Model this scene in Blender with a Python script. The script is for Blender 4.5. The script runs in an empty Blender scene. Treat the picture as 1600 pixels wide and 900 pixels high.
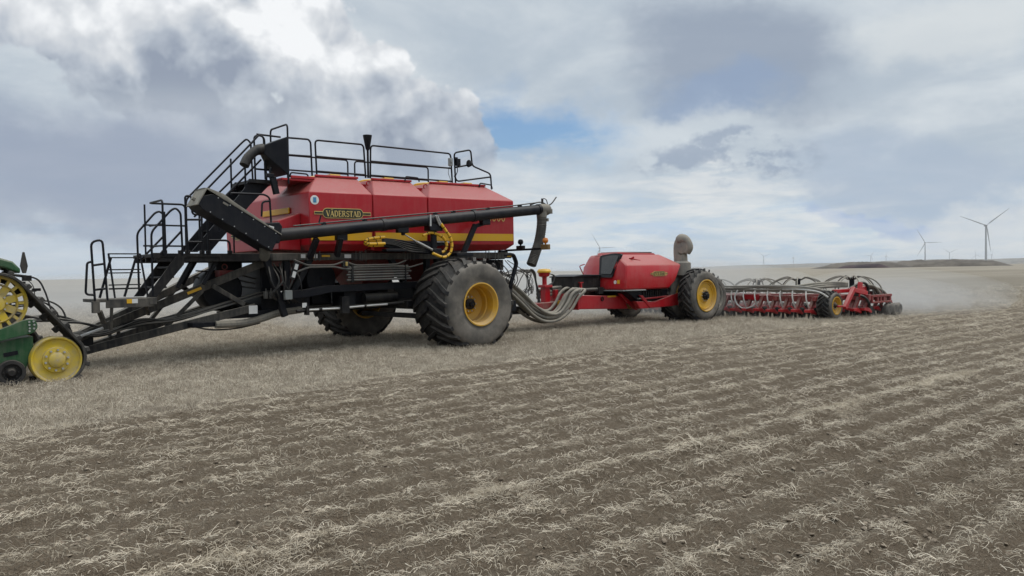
import bpy, math, random
import numpy as np
from mathutils import Vector, Matrix
R = math.radians
random.seed(7)
rng = np.random.default_rng(11)
scene = bpy.context.scene
DUST_ON = True
COL = scene.collection

# ------------------------------------------------------------------ camera
# +X = direction the outfit trails (rearwards), +Y = away from the photographer, Z up
HEAD = R(49.2)
cam_d = bpy.data.cameras.new('camera')
cam_d.sensor_width = 36.0
cam_d.lens = 36.0 * 1250 / 1600
cam_d.clip_start = 0.1
cam_d.clip_end = 60000
cam = bpy.data.objects.new('camera', cam_d)
COL.objects.link(cam)
pitch, roll = -math.atan(25.4 / 1250), math.atan(0.0168)
fw0 = Vector((math.cos(HEAD), math.sin(HEAD), 0)); rt0 = Vector((math.sin(HEAD), -math.cos(HEAD), 0)); up0 = Vector((0, 0, 1))
fw = fw0 * math.cos(pitch) + up0 * math.sin(pitch)
upv = up0 * math.cos(pitch) - fw0 * math.sin(pitch)
rt = rt0 * math.cos(roll) - upv * math.sin(roll)
up2 = upv * math.cos(roll) + rt0 * math.sin(roll)
rt = up2.cross(-fw).normalized()
cam.matrix_world = Matrix(((rt.x, up2.x, -fw.x, 0), (rt.y, up2.y, -fw.y, 0), (rt.z, up2.z, -fw.z, 1.7), (0, 0, 0, 1)))
scene.camera = cam

# ------------------------------------------------------------------ light and exposure
SUN_EL, SUN_AZ = R(58), R(-35)          # azimuth measured from +X towards +Y
sun_d = bpy.data.lights.new('sun', 'SUN')
sun_d.energy = 1.5
sun_d.angle = R(25)
sun_d.color = (1.0, 0.95, 0.88)
sun = bpy.data.objects.new('sun', sun_d)
COL.objects.link(sun)
sdir = Vector((math.cos(SUN_EL) * math.cos(SUN_AZ), math.cos(SUN_EL) * math.sin(SUN_AZ), math.sin(SUN_EL)))
sun.rotation_euler = sdir.to_track_quat('Z', 'Y').to_euler()
scene.view_settings.view_transform = 'Standard'
scene.view_settings.look = 'None'
scene.view_settings.exposure = 0.1
scene.view_settings.gamma = 1.0
scene.view_settings.use_curve_mapping = False
scene.cycles.use_denoising = True
scene.cycles.max_bounces = 6
scene.cycles.volume_bounces = 0
scene.cycles.transparent_max_bounces = 8


class NT:
    """Small helper to write node trees as expressions."""
    def __init__(s, tree):
        s.t = tree; s.n = tree.nodes; s.l = tree.links

    def add(s, typ, **kw):
        n = s.n.new(typ)
        for k, v in kw.items():
            setattr(n, k, v)
        return n

    def put(s, sock, v):
        if v is None:
            return
        if isinstance(v, bpy.types.NodeSocket):
            s.l.new(v, sock)
        else:
            if hasattr(sock, 'default_value'):
                if sock.type == 'RGBA' and len(v) == 3:
                    v = (*v, 1)
                sock.default_value = v

    def m(s, op, a, b=None, c=None, clamp=False):
        n = s.add('ShaderNodeMath', operation=op, use_clamp=clamp)
        s.put(n.inputs[0], a); s.put(n.inputs[1], b); s.put(n.inputs[2], c)
        return n.outputs[0]

    def vm(s, op, a, b=None, scale=None):
        n = s.add('ShaderNodeVectorMath', operation=op)
        s.put(n.inputs[0], a); s.put(n.inputs[1], b)
        if scale is not None:
            s.put(n.inputs['Scale'], scale)
        return n.outputs[0] if op not in ('DOT_PRODUCT', 'LENGTH') else n.outputs[1]

    def xyz(s, x, y, z):
        n = s.add('ShaderNodeCombineXYZ')
        s.put(n.inputs[0], x); s.put(n.inputs[1], y); s.put(n.inputs[2], z)
        return n.outputs[0]

    def sep(s, v):
        n = s.add('ShaderNodeSeparateXYZ'); s.put(n.inputs[0], v)
        return n.outputs

    def noise(s, v, scale, detail=4, rough=0.55, dist=0.0, out=0):
        n = s.add('ShaderNodeTexNoise')
        s.put(n.inputs['Vector'], v); s.put(n.inputs['Scale'], scale); s.put(n.inputs['Detail'], detail)
        s.put(n.inputs['Roughness'], rough); s.put(n.inputs['Distortion'], dist)
        return n.outputs[out]

    def voro(s, v, scale, detail=3, rough=0.5, feature='SMOOTH_F1', smooth=0.6, out=0):
        n = s.add('ShaderNodeTexVoronoi', feature=feature)
        s.put(n.inputs['Vector'], v); s.put(n.inputs['Scale'], scale)
        if 'Detail' in n.inputs: s.put(n.inputs['Detail'], detail)
        if 'Roughness' in n.inputs: s.put(n.inputs['Roughness'], rough)
        if 'Smoothness' in n.inputs and feature == 'SMOOTH_F1': s.put(n.inputs['Smoothness'], smooth)
        return n.outputs[out]

    def ss(s, v, lo, hi, a=0.0, b=1.0):
        n = s.add('ShaderNodeMapRange', interpolation_type='SMOOTHSTEP')
        s.put(n.inputs[0], v); s.put(n.inputs[1], lo); s.put(n.inputs[2], hi); s.put(n.inputs[3], a); s.put(n.inputs[4], b)
        return n.outputs[0]

    def mix(s, f, a, b, mode='MIX'):
        n = s.add('ShaderNodeMix', data_type='RGBA', blend_type=mode)
        s.put(n.inputs[0], f); s.put(n.inputs[6], a); s.put(n.inputs[7], b)
        return n.outputs[2]


def srgb(r, g, b):
    f = lambda c: (c / 255 / 12.92) if c / 255 <= 0.04045 else ((c / 255 + 0.055) / 1.055) ** 2.4
    return (f(r), f(g), f(b))


# ------------------------------------------------------------------ sky
world = bpy.data.worlds.new('World')
scene.world = world
world.use_nodes = True
wt = world.node_tree
wt.nodes.clear()
W = NT(wt)


def build_sky():
    out = W.add('ShaderNodeOutputWorld')
    d = W.add('ShaderNodeTexCoord').outputs['Generated']
    sky = W.add('ShaderNodeTexSky', sky_type='NISHITA')
    sky.sun_disc = False
    sky.sun_elevation = SUN_EL
    sky.sun_rotation = R(90) - SUN_AZ
    sky.air_density = 1.0; sky.dust_density = 1.5; sky.ozone_density = 1.5
    bg1 = W.add('ShaderNodeBackground'); W.put(bg1.inputs[0], W.mix(1.0, sky.outputs[0], (0.70, 0.88, 1.05), 'MULTIPLY')); bg1.inputs[1].default_value = 0.11
    x, y, z = W.sep(d)[0:3]
    # azimuth right of the view heading and elevation, both in degrees
    az = W.m('MULTIPLY', W.m('ARCTAN2', W.vm('DOT_PRODUCT', d, tuple(rt0)), W.vm('DOT_PRODUCT', d, tuple(fw0))), 180 / math.pi)
    el = W.m('MULTIPLY', W.m('ARCSINE', z), 180 / math.pi)
    # cloud space: stretched sideways and squeezed towards the horizon
    squash = W.m('ADD', W.m('ABSOLUTE', z), 0.13)
    lay = W.vm('MULTIPLY', W.xyz(W.m('DIVIDE', x, squash), W.m('DIVIDE', y, squash), W.m('MULTIPLY', z, 2.0)), (1, 1, 1))
    sph = W.vm('MULTIPLY', d, (1, 1, 1.5))
    n_big = W.noise(sph, 4.0, 5, 0.55)
    n_lay = W.noise(lay, 1.1, 7, 0.6, 0.3)
    n_lay2 = W.noise(W.vm('ADD', lay, (5.2, 1.3, 0)), 2.6, 6, 0.6, 0.2)
    wob = W.noise(sph, 7.0, 6, 0.6, out=1)
    wx, wy, _ = W.sep(wob)[0:3]
    azw = W.m('ADD', az, W.m('MULTIPLY', W.m('SUBTRACT', wx, 0.5), 14))
    elw = W.m('ADD', el, W.m('MULTIPLY', W.m('SUBTRACT', wy, 0.5), 8))

    def blob(a0, e0, ra, re, rot=0.0, lo=1.0, hi=0.35, warp=True):
        a = W.m('SUBTRACT', azw if warp else az, a0); e = W.m('SUBTRACT', elw if warp else el, e0)
        c, s_ = math.cos(R(rot)), math.sin(R(rot))
        u = W.m('ADD', W.m('MULTIPLY', a, c / ra), W.m('MULTIPLY', e, s_ / ra))
        v = W.m('ADD', W.m('MULTIPLY', a, -s_ / re), W.m('MULTIPLY', e, c / re))
        r = W.m('SQRT', W.m('ADD', W.m('MULTIPLY', u, u), W.m('MULTIPLY', v, v)))
        return W.ss(r, hi, lo, 1.0, 0.0)

    # high overcast sheet, brighter and bluer low down
    c_hi = W.mix(W.ss(n_lay, 0.35, 0.68), srgb(174, 186, 198), srgb(208, 215, 220))
    c_lo = W.mix(W.ss(n_lay2, 0.35, 0.65), srgb(186, 203, 217), srgb(214, 220, 223))
    col = W.mix(W.ss(el, 1.0, 9.0), c_lo, c_hi)
    M = lambda f, k: W.m('MULTIPLY', f, k)
    # grey rain veil on the left
    col = W.mix(M(blob(-24, 6.2, 22, 6.0, 0), 0.85), col, srgb(146, 157, 177))
    col = W.mix(M(blob(-34, 1.0, 14, 2.6, 0), 0.75), col, srgb(196, 206, 216))
    # grey shield with a blue edge right of centre
    col = W.mix(M(blob(15.5, 14.0, 10, 5.5, -12), 0.85), col, srgb(143, 155, 173))
    col = W.mix(M(blob(14.5, 11.6, 6, 2.0, 0), 0.55), col, srgb(136, 158, 190))
    # darker wedge low right
    col = W.mix(M(blob(27, 5.6, 12, 3.6, -14), 0.7), col, srgb(163, 178, 197))
    col = W.mix(M(blob(25.5, 3.2, 6.5, 1.1, -18), 0.75), col, srgb(150, 173, 208))
    col = W.mix(M(blob(31.0, 2.0, 6, 2.2, 0), 0.6), col, srgb(214, 217, 218))
    # pale brightening upper right and mid
    col = W.mix(M(blob(29, 14.5, 8, 3.0, 10), 0.65), col, srgb(212, 217, 219))
    col = W.mix(M(blob(7, 9.5, 13, 2.6, -4), 0.6), col, srgb(205, 213, 219))
    # streaky bright cloud low in the middle
    stre = W.noise(W.vm('MULTIPLY', W.xyz(az, el, 0.0), (0.10, 0.55, 1)), 1.0, 6, 0.62, 0.4)
    col = W.mix(M(W.m('MULTIPLY', blob(12, 4.4, 20, 3.4, -3), W.ss(stre, 0.46, 0.62)), 0.75), col, srgb(222, 224, 224))
    col = W.mix(M(W.m('MULTIPLY', blob(10, 3.6, 22, 3.0, 0), W.ss(stre, 0.47, 0.34)), 0.6), col, srgb(172, 195, 220))
    # low grey clouds right of centre
    g1 = W.m('MULTIPLY', blob(15, 7.6, 7, 1.5, -4, 1.0, 0.5), W.ss(W.noise(sph, 22.0, 6, 0.6), 0.42, 0.56))
    col = W.mix(M(g1, 0.75), col, srgb(146, 160, 180))
    g2 = W.m('MULTIPLY', blob(-1, 16.5, 7, 1.4, 0), W.ss(n_lay2, 0.4, 0.6))
    col = W.mix(M(g2, 0.5), col, srgb(196, 204, 213))
    bg2 = W.add('ShaderNodeBackground'); W.put(bg2.inputs[0], col)
    # an overcast sky is brightest overhead
    zen = W.ss(el, 20.0, 65.0, 1.0, 2.6)
    W.put(bg2.inputs[1], zen)

    # blue gaps (the clear sky shows through the sheet)
    gap = W.m('MAXIMUM', M(W.m('MULTIPLY', blob(1.8, 10.0, 8.5, 4.0, -10, 1.0, 0.25), W.ss(n_lay2, 0.66, 0.46, 0.5, 1.0)), 0.95), W.m('MAXIMUM', M(blob(-22.0, 19.3, 4.0, 1.4, 0), 0.8), M(blob(-3.6, 8.6, 2.6, 0.8, 12), 0.7)))
    mixs = W.add('ShaderNodeMixShader'); W.put(mixs.inputs[0], gap); W.l.new(bg2.outputs[0], mixs.inputs[1]); W.l.new(bg1.outputs[0], mixs.inputs[2])

    # cumulus heap upper left
    p = W.vm('ADD', d, W.vm('SCALE', W.vm('SUBTRACT', W.noise(d, 9.0, 3, 0.5, out=1), (0.5, 0.5, 0.5)), scale=0.035))

    def heap(off):
        q = W.vm('ADD', p, off) if off else p
        b = W.m('SUBTRACT', 0.62, W.voro(q, 12.0, 5, 0.52, smooth=0.25))
        f = W.noise(q, 9.0, 8, 0.58)
        return W.m('ADD', W.m('MULTIPLY', b, 0.55), W.m('MULTIPLY', f, 0.75))
    h0 = heap(None)
    toward = (sdir * 0.012 + Vector((0, 0, 0.020)))
    h1 = heap(tuple(toward))
    env = blob(-18, 13.6, 20, 7.4, -16, 1.25, 0.55, False)
    env = W.m('MAXIMUM', env, blob(-27, 16.5, 14, 7.0, 0, 1.1, 0.3, False))
    env = W.m('MAXIMUM', env, blob(-6.8, 10.2, 8.0, 4.2, -14, 1.15, 0.5, False))
    dens = W.m('ADD', h0, W.m('MULTIPLY', W.m('SUBTRACT', env, 1.0), 0.80))
    alpha = W.ss(dens, -0.20, -0.09)

    def soft(off):
        q = W.vm('ADD', p, off) if off else p
        return W.m('ADD', W.m('MULTIPLY', W.voro(q, 10.0, 4, 0.5, smooth=0.22), -0.8), W.m('MULTIPLY', W.noise(q, 7.0, 6, 0.55), 0.45))
    lit = W.m('ADD', W.m('MULTIPLY', W.m('SUBTRACT', soft(None), soft(tuple(toward * 1.1))), 1.0), W.m('MULTIPLY', W.m('SUBTRACT', h0, h1), 0.7))
    thick = W.ss(dens, 0.1, 0.4)
    base_b = W.m('ADD', 0.47, W.m('MULTIPLY', W.m('SUBTRACT', n_big, 0.5), 1.0))
    hgt = W.m('MULTIPLY', W.ss(el, 7.0, 17.5, -0.24, 0.22), 1.0)
    shade = W.m('ADD', W.m('ADD', W.m('ADD', base_b, lit), hgt), 0.0)
    shade = W.m('SUBTRACT', shade, W.m('MULTIPLY', blob(-21.0, 13.8, 7, 4.4, 20, 1.0, 0.0), 0.30))
    shade = W.m('SUBTRACT', shade, W.m('MULTIPLY', blob(-25, 10.0, 18, 3.2, 0, 1.0, 0.0), 0.28))
    shade = W.m('ADD', shade, W.m('MULTIPLY', blob(-16.0, 16.6, 6.0, 3.6, 0, 1.0, 0.0), 0.30))
    shade = W.m('ADD', shade, W.m('MULTIPLY', blob(-31, 16.0, 7, 4.0, 0, 1.0, 0.0), 0.25))
    rmp = W.add('ShaderNodeValToRGB')
    W.put(rmp.inputs[0], shade)
    cr = rmp.color_ramp
    cr.elements[0].position = 0.10; cr.elements[0].color = (*srgb(142, 152, 169), 1)
    cr.elements[1].position = 1.0; cr.elements[1].color = (*srgb(240, 242, 244), 1)
    e = cr.elements.new(0.42); e.color = (*srgb(177, 185, 196), 1)
    e = cr.elements.new(0.72); e.color = (*srgb(208, 212, 217), 1)
    bg3 = W.add('ShaderNodeBackground'); W.put(bg3.inputs[0], rmp.outputs[0]); W.put(bg3.inputs[1], zen)
    mix2 = W.add('ShaderNodeMixShader'); W.put(mix2.inputs[0], W.m('MULTIPLY', W.m('MULTIPLY', alpha, 0.96), W.ss(W.m('ADD', el, W.ss(az, -15.0, -8.0, 0.0, 3.5)), 8.0, 13.5, 0.0, 1.0))); W.l.new(mixs.outputs[0], mix2.inputs[1]); W.l.new(bg3.outputs[0], mix2.inputs[2])
    # below the horizon: plain ground tone, never seen directly
    bg4 = W.add('ShaderNodeBackground'); bg4.inputs[0].default_value = (*srgb(150, 142, 128), 1); bg4.inputs[1].default_value = 1.0
    mix3 = W.add('ShaderNodeMixShader'); W.put(mix3.inputs[0], W.ss(el, -1.5, -0.5, 1.0, 0.0)); W.l.new(mix2.outputs[0], mix3.inputs[1]); W.l.new(bg4.outputs[0], mix3.inputs[2])
    W.l.new(mix3.outputs[0], out.inputs[0])
    world.cycles.sampling_method = 'MANUAL'
    world.cycles.sample_map_resolution = 1024


build_sky()


# ------------------------------------------------------------------ materials
def new_mat(name):
    m = bpy.data.materials.new(name)
    m.use_nodes = True
    m.node_tree.nodes.clear()
    n = NT(m.node_tree)
    out = n.add('ShaderNodeOutputMaterial')
    b = n.add('ShaderNodeBsdfPrincipled')
    n.l.new(b.outputs[0], out.inputs[0])
    return m, n, b


DUST = (0.30, 0.265, 0.215)


def paint(name, base, rough=0.5, top=0.5, film=0.15, spec=0.4, metal=0.0, scale=3.0, dust=DUST, bump=0.0, runs=True):
    """Painted or bare machine surface with field dust: a thin film everywhere and more where it can settle (upward faces)."""
    m, n, b = new_mat(name)
    co = n.add('ShaderNodeTexCoord').outputs['Object']
    nz = n.sep(n.add('ShaderNodeNewGeometry').outputs['Normal'])[2]
    n1 = n.noise(co, scale, 6, 0.62)
    n2 = n.noise(co, scale * 7, 4, 0.6)
    streak = n.noise(n.vm('MULTIPLY', co, (6, 6, 0.7) if runs else (2.3, 2.3, 2.3)), scale, 4, 0.6)
    settle = n.m('MULTIPLY', n.ss(nz, 0.15, 0.75), top)
    filmv = n.m('MULTIPLY', n.ss(n.m('ADD', n.m('MULTIPLY', n1, 0.6), n.m('MULTIPLY', streak, 0.4)), 0.36, 0.68), film * 1.7)
    f = n.m('ADD', settle, filmv, clamp=True)
    f = n.m('MULTIPLY', f, n.ss(n2, 0.15, 0.75, 0.72, 1.12), clamp=True)
    tone = n.mix(n.m('MULTIPLY', n2, 0.35), base, tuple(c * 0.72 for c in base))
    n.put(b.inputs['Base Color'], n.mix(f, tone, dust))
    n.put(b.inputs['Roughness'], n.m('ADD', rough, n.m('MULTIPLY', f, 0.5), clamp=True))
    b.inputs['Specular IOR Level'].default_value = spec
    b.inputs['Metallic'].default_value = metal
    if bump:
        bp = n.add('ShaderNodeBump'); bp.inputs['Strength'].default_value = bump; bp.inputs['Distance'].default_value = 0.01
        n.put(bp.inputs['Height'], n2); n.l.new(bp.outputs[0], b.inputs['Normal'])
    return m


MAT = {
    'red': paint('red_paint', (0.38, 0.005, 0.013), 0.30, 0.30, 0.05, 0.4),
    'red_dusty': paint('dusty_red_paint', (0.24, 0.012, 0.014), 0.5, 0.45, 0.34, dust=(0.20, 0.165, 0.135)),
    'black': paint('black_paint', (0.005, 0.006, 0.010), 0.45, 0.08, 0.02, 0.2),
    'black_dusty': paint('dusty_black_paint', (0.008, 0.008, 0.010), 0.5, 0.18, 0.06, 0.2),
    'beam': paint('dusty_frame_paint', (0.016, 0.016, 0.017), 0.6, 0.45, 0.22, scale=2.0),
    'yellow': paint('yellow_paint', (0.76, 0.42, 0.012), 0.42, 0.3, 0.07),
    'wheel_yellow': paint('wheel_yellow_paint', (0.62, 0.34, 0.018), 0.45, 0.35, 0.18, runs=False),
    'tractor_yellow': paint('tractor_yellow_paint', (0.60, 0.43, 0.025), 0.45, 0.4, 0.40, runs=False),
    'green': paint('green_paint', (0.010, 0.075, 0.022), 0.4, 0.4, 0.12),
    'rubber': paint('tread_rubber', (0.012, 0.012, 0.014), 0.65, 0.14, 0.08, 0.25, scale=5, bump=0.3, runs=False),
    'rubber_dusty': paint('dusty_sidewall_rubber', (0.075, 0.070, 0.063), 0.85, 0.5, 0.50, 0.2, scale=1.2, dust=(0.225, 0.20, 0.17), runs=False),
    'hose_grey': paint('dusty_grey_hose', (0.15, 0.143, 0.128), 0.75, 0.55, 0.40, 0.25, dust=(0.30, 0.268, 0.215)),
    'hose_black': paint('black_hose', (0.012, 0.012, 0.014), 0.5, 0.35, 0.08),
    'pipe': paint('dull_steel_pipe', (0.09, 0.09, 0.09), 0.45, 0.4, 0.2, metal=0.3),
    'steel': paint('bright_steel', (0.55, 0.55, 0.54), 0.35, 0.25, 0.15, metal=0.8),
    'white_tube': paint('pale_seed_tube', (0.55, 0.54, 0.51), 0.5, 0.3, 0.25),
    'white': paint('white_sticker', (0.72, 0.72, 0.70), 0.5, 0.2, 0.08),
    'canvas': paint('dusty_canvas', (0.075, 0.070, 0.058), 0.9, 0.3, 0.3, 0.1, dust=(0.17, 0.155, 0.13)),
    'grey_box': paint('grey_housing', (0.22, 0.24, 0.24), 0.5, 0.4, 0.15),
    'amber': paint('amber_lens', (0.55, 0.16, 0.01), 0.25, 0.2, 0.1),
    'glass': paint('dark_window_glass', (0.012, 0.013, 0.014), 0.12, 0.1, 0.04, 0.6),
    'gold': paint('gold_lettering', (0.60, 0.43, 0.14), 0.5, 0.1, 0.06),
    'dark_green': paint('dark_plate', (0.012, 0.018, 0.008), 0.5, 0.1, 0.06),
    'blue': paint('blue_mark', (0.05, 0.22, 0.40), 0.5, 0.1, 0.06),
    'turbine': paint('turbine_paint', (0.42, 0.43, 0.45), 0.5, 0.0, 0.02, scale=0.1),
    'tower_grey': paint('dust_caked_duct', (0.20, 0.19, 0.17), 0.9, 0.4, 0.5, 0.1),
}


# ------------------------------------------------------------------ mesh building
class MB:
    def __init__(s):
        s.v = []; s.f = []; s.mi = []; s.cur = 0

    def add(s, vs, fs):
        o = len(s.v)
        s.v += [tuple(v) for v in vs]
        for f in fs:
            s.f.append(tuple(i + o for i in f)); s.mi.append(s.cur)

    def box(s, c, d, M=None):
        x, y, z = d[0] / 2, d[1] / 2, d[2] / 2
        vs = [Vector(p) for p in ((-x, -y, -z), (x, -y, -z), (x, y, -z), (-x, y, -z), (-x, -y, z), (x, -y, z), (x, y, z), (-x, y, z))]
        if M is not None:
            vs = [M @ v for v in vs]
        c = Vector(c)
        s.add([v + c for v in vs], [(0, 3, 2, 1), (4, 5, 6, 7), (0, 1, 5, 4), (1, 2, 6, 5), (2, 3, 7, 6), (3, 0, 4, 7)])
        return s

    def span(s, a, b):
        return s.box([(p + q) / 2 for p, q in zip(a, b)], [abs(q - p) for p, q in zip(a, b)])

    def bar(s, p, q, w, h, up=(0, 0, 1), grow=0.0):
        p, q = Vector(p), Vector(q)
        t = (q - p).normalized()
        p = p - t * grow; q = q + t * grow
        u = Vector(up)
        if abs(t.dot(u)) > 0.97:
            u = Vector((1, 0, 0))
        sd = t.cross(u).normalized(); u = sd.cross(t).normalized()
        M = Matrix((t, sd, u)).transposed()
        return s.box((p + q) / 2, ((q - p).length, w, h), M)

    def tube(s, pts, r, n=8, closed=False, caps=True):
        P = [Vector(p) for p in pts]
        rs = r if isinstance(r, (list, tuple)) else [r] * len(P)
        m = len(P)
        T = []
        for i in range(m):
            a = P[(i - 1) % m] if (i > 0 or closed) else P[i]
            b = P[(i + 1) % m] if (i < m - 1 or closed) else P[i]
            T.append((b - a).normalized())
        u = Vector((0, 0, 1)) if abs(T[0].z) < 0.9 else Vector((1, 0, 0))
        u = (u - T[0] * u.dot(T[0])).normalized()
        o = len(s.v)
        for i in range(m):
            u = (u - T[i] * u.dot(T[i]))
            u = u.normalized() if u.length > 1e-6 else T[i].orthogonal().normalized()
            w = T[i].cross(u)
            for k in range(n):
                a = 2 * math.pi * k / n
                s.v.append(tuple(P[i] + (u * math.cos(a) + w * math.sin(a)) * rs[i]))
        for i in range(m if closed else m - 1):
            j = (i + 1) % m
            for k in range(n):
                l = (k + 1) % n
                s.f.append((o + i * n + k, o + i * n + l, o + j * n + l, o + j * n + k)); s.mi.append(s.cur)
        if caps and not closed:
            s.f.append(tuple(o + k for k in reversed(range(n)))); s.mi.append(s.cur)
            s.f.append(tuple(o + (m - 1) * n + k for k in range(n))); s.mi.append(s.cur)
        return s

    def lathe(s, prof, c, axis='Y', n=32, a0=0.0, closed=False):
        """prof = [(radius, position along the axis)...], revolved round the axis through c."""
        c = Vector(c); o = len(s.v); m = len(prof)
        for k in range(n):
            a = a0 + 2 * math.pi * k / n
            ca, sa = math.cos(a), math.sin(a)
            for r, h in prof:
                p = {'Y': (r * ca, h, r * sa), 'Z': (r * ca, r * sa, h), 'X': (h, r * ca, r * sa)}[axis]
                s.v.append(tuple(c + Vector(p)))
        for k in range(n):
            l = (k + 1) % n
            for i in range(m if closed else m - 1):
                j = (i + 1) % m
                f = (o + k * m + i, o + k * m + j, o + l * m + j, o + l * m + i)
                s.f.append(f if axis == 'Y' else f[::-1]); s.mi.append(s.cur)
        return s

    def prism(s, pts, y0, y1, axis='Y'):
        """pts in (X,Z) pulled along Y, (Y,Z) along X or (X,Y) along Z."""
        n = len(pts)
        A = sum(pts[i][0] * pts[(i + 1) % n][1] - pts[(i + 1) % n][0] * pts[i][1] for i in range(n))
        if A < 0:
            pts = pts[::-1]
        mk = {'Y': lambda a, b, t: (a, t, b), 'X': lambda a, b, t: (t, a, b), 'Z': lambda a, b, t: (a, b, t)}[axis]
        vs = [mk(a, b, y0) for a, b in pts] + [mk(a, b, y1) for a, b in pts]
        fs = [tuple(range(n)), tuple(range(2 * n - 1, n - 1, -1))] + [(i, i + n, (i + 1) % n + n, (i + 1) % n) for i in range(n)]
        if axis in 'XZ':
            fs = [f[::-1] for f in fs]
        s.add(vs, fs)
        return s


def fillet(pts, r=0.06, n=4):
    P = [Vector(p) for p in pts]
    out = [P[0]]
    for i in range(1, len(P) - 1):
        a, b, c = P[i - 1], P[i], P[i + 1]
        d1, d2 = (a - b), (c - b)
        k = min(r, d1.length * 0.45, d2.length * 0.45)
        p, q = b + d1.normalized() * k, b + d2.normalized() * k
        for j in range(n + 1):
            t = j / n
            out.append(p * (1 - t) ** 2 + b * 2 * t * (1 - t) + q * t * t)
    out.append(P[-1])
    return out


def curve(pts, n=6):
    """Smooth Catmull-Rom line through the points."""
    P = [Vector(p) for p in pts]
    P = [P[0] * 2 - P[1]] + P + [P[-1] * 2 - P[-2]]
    out = []
    for i in range(1, len(P) - 2):
        for j in range(n):
            t = j / n
            a, b, c, d = P[i - 1], P[i], P[i + 1], P[i + 2]
            out.append(0.5 * ((2 * b) + (c - a) * t + (2 * a - 5 * b + 4 * c - d) * t * t + (3 * b - a - 3 * c + d) * t ** 3))
    out.append(P[-2])
    return out


SPLIT = {'wheel_bolt', 'arm_bolt', 'top_lip', 'platform_strut', 'rail_foot', 'lower_stair', 'landing_support', 'drawbar_brace', 'u_bolt', 'cross_member', 'frame_post',
         'axle_mount', 'control_rod', 'rack_bracket', 'pipe_clip', 'auger_cradle', 'swing_post', 'swing_cylinder', 'hose_wrap', 'hopper_bolt', 'light_bar', 'rack_pipe',
         'equipment_box', 'rear_frame', 'axle', 'wing_frame', 'rear_hitch', 'upper_stair', 'skid_plate', 'tank_joint', 'rear_gearbox', 'valve_block', 'lid_latch', 'auger_rest'}


def islands(mb, gap=0.012):
    """Separate the touching groups of pieces in a mesh builder into builders of their own."""
    n = len(mb.v); up = list(range(n))

    def find(a):
        while up[a] != a:
            up[a] = up[up[a]]; a = up[a]
        return a
    for f in mb.f:
        for b in f[1:]:
            up[find(b)] = find(f[0])
    roots = sorted({find(f[0]) for f in mb.f})
    V = np.array(mb.v); lab = np.array([find(i) for i in range(n)])
    lo = {r: V[lab == r].min(0) - gap for r in roots}; hi = {r: V[lab == r].max(0) + gap for r in roots}
    for i, a in enumerate(roots):
        for b in roots[i + 1:]:
            if (lo[a] < hi[b]).all() and (lo[b] < hi[a]).all():
                up[find(b)] = find(a)
    out = {}
    for f, mi in zip(mb.f, mb.mi):
        r = find(f[0])
        m, idx = out.setdefault(r, (MB(), {}))
        g = []
        for i in f:
            if i not in idx:
                idx[i] = len(m.v); m.v.append(mb.v[i])
            g.append(idx[i])
        m.f.append(tuple(g)); m.mi.append(mi)
    return [m for m, _ in out.values()]


def obj(name, mb, mat, parent=None, bevel=0.0, angle=35, local=False):
    if name in SPLIT:
        res = [obj1(name, m, mat, parent, bevel, angle, local) for m in islands(mb, 0.001 if name.endswith('bolt') else 0.012)]
        return res[0]
    return obj1(name, mb, mat, parent, bevel, angle, local)


def obj1(name, mb, mat, parent=None, bevel=0.0, angle=35, local=False):
    me = bpy.data.meshes.new(name)
    off = Vector((0, 0, 0))
    if parent is not None and not local:
        r = parent
        while r.parent is not None:
            r = r.parent
        off = r.location
    me.from_pydata([(v[0] - off.x, v[1] - off.y, v[2] - off.z) for v in mb.v], [], mb.f)
    mats = mat if isinstance(mat, (list, tuple)) else [mat]
    for m in mats:
        me.materials.append(MAT[m] if isinstance(m, str) else m)
    if len(mats) > 1:
        me.polygons.foreach_set('material_index', mb.mi)
    me.polygons.foreach_set('use_smooth', [True] * len(me.polygons))
    me.validate()
    me.set_sharp_from_angle(angle=R(angle))
    o = bpy.data.objects.new(name, me)
    COL.objects.link(o)
    if parent is not None:
        o.parent = parent
    if bevel:
        b = o.modifiers.new('bevel', 'BEVEL'); b.width = bevel; b.segments = 2; b.limit_method = 'ANGLE'; b.angle_limit = R(40)
    return o


def thing(name, label, cat, loc, group=None):
    o = bpy.data.objects.new(name, None)
    COL.objects.link(o)
    o.empty_display_size = 0.3
    o.location = loc
    o['label'] = label; o['category'] = cat
    if group:
        o['group'] = group
    return o


def tag(o, label, cat, group=None):
    o['label'] = label; o['category'] = cat
    if group:
        o['group'] = group
    return o


def setting(o, kind='structure'):
    o['kind'] = kind
    return o


def copy_part(o, parent, dloc=(0, 0, 0)):
    c = o.copy(); COL.objects.link(c); c.parent = parent
    c.location = o.location + Vector(dloc)
    for ch in list(o.children):
        k = ch.copy(); COL.objects.link(k); k.parent = c
    return c


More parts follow.
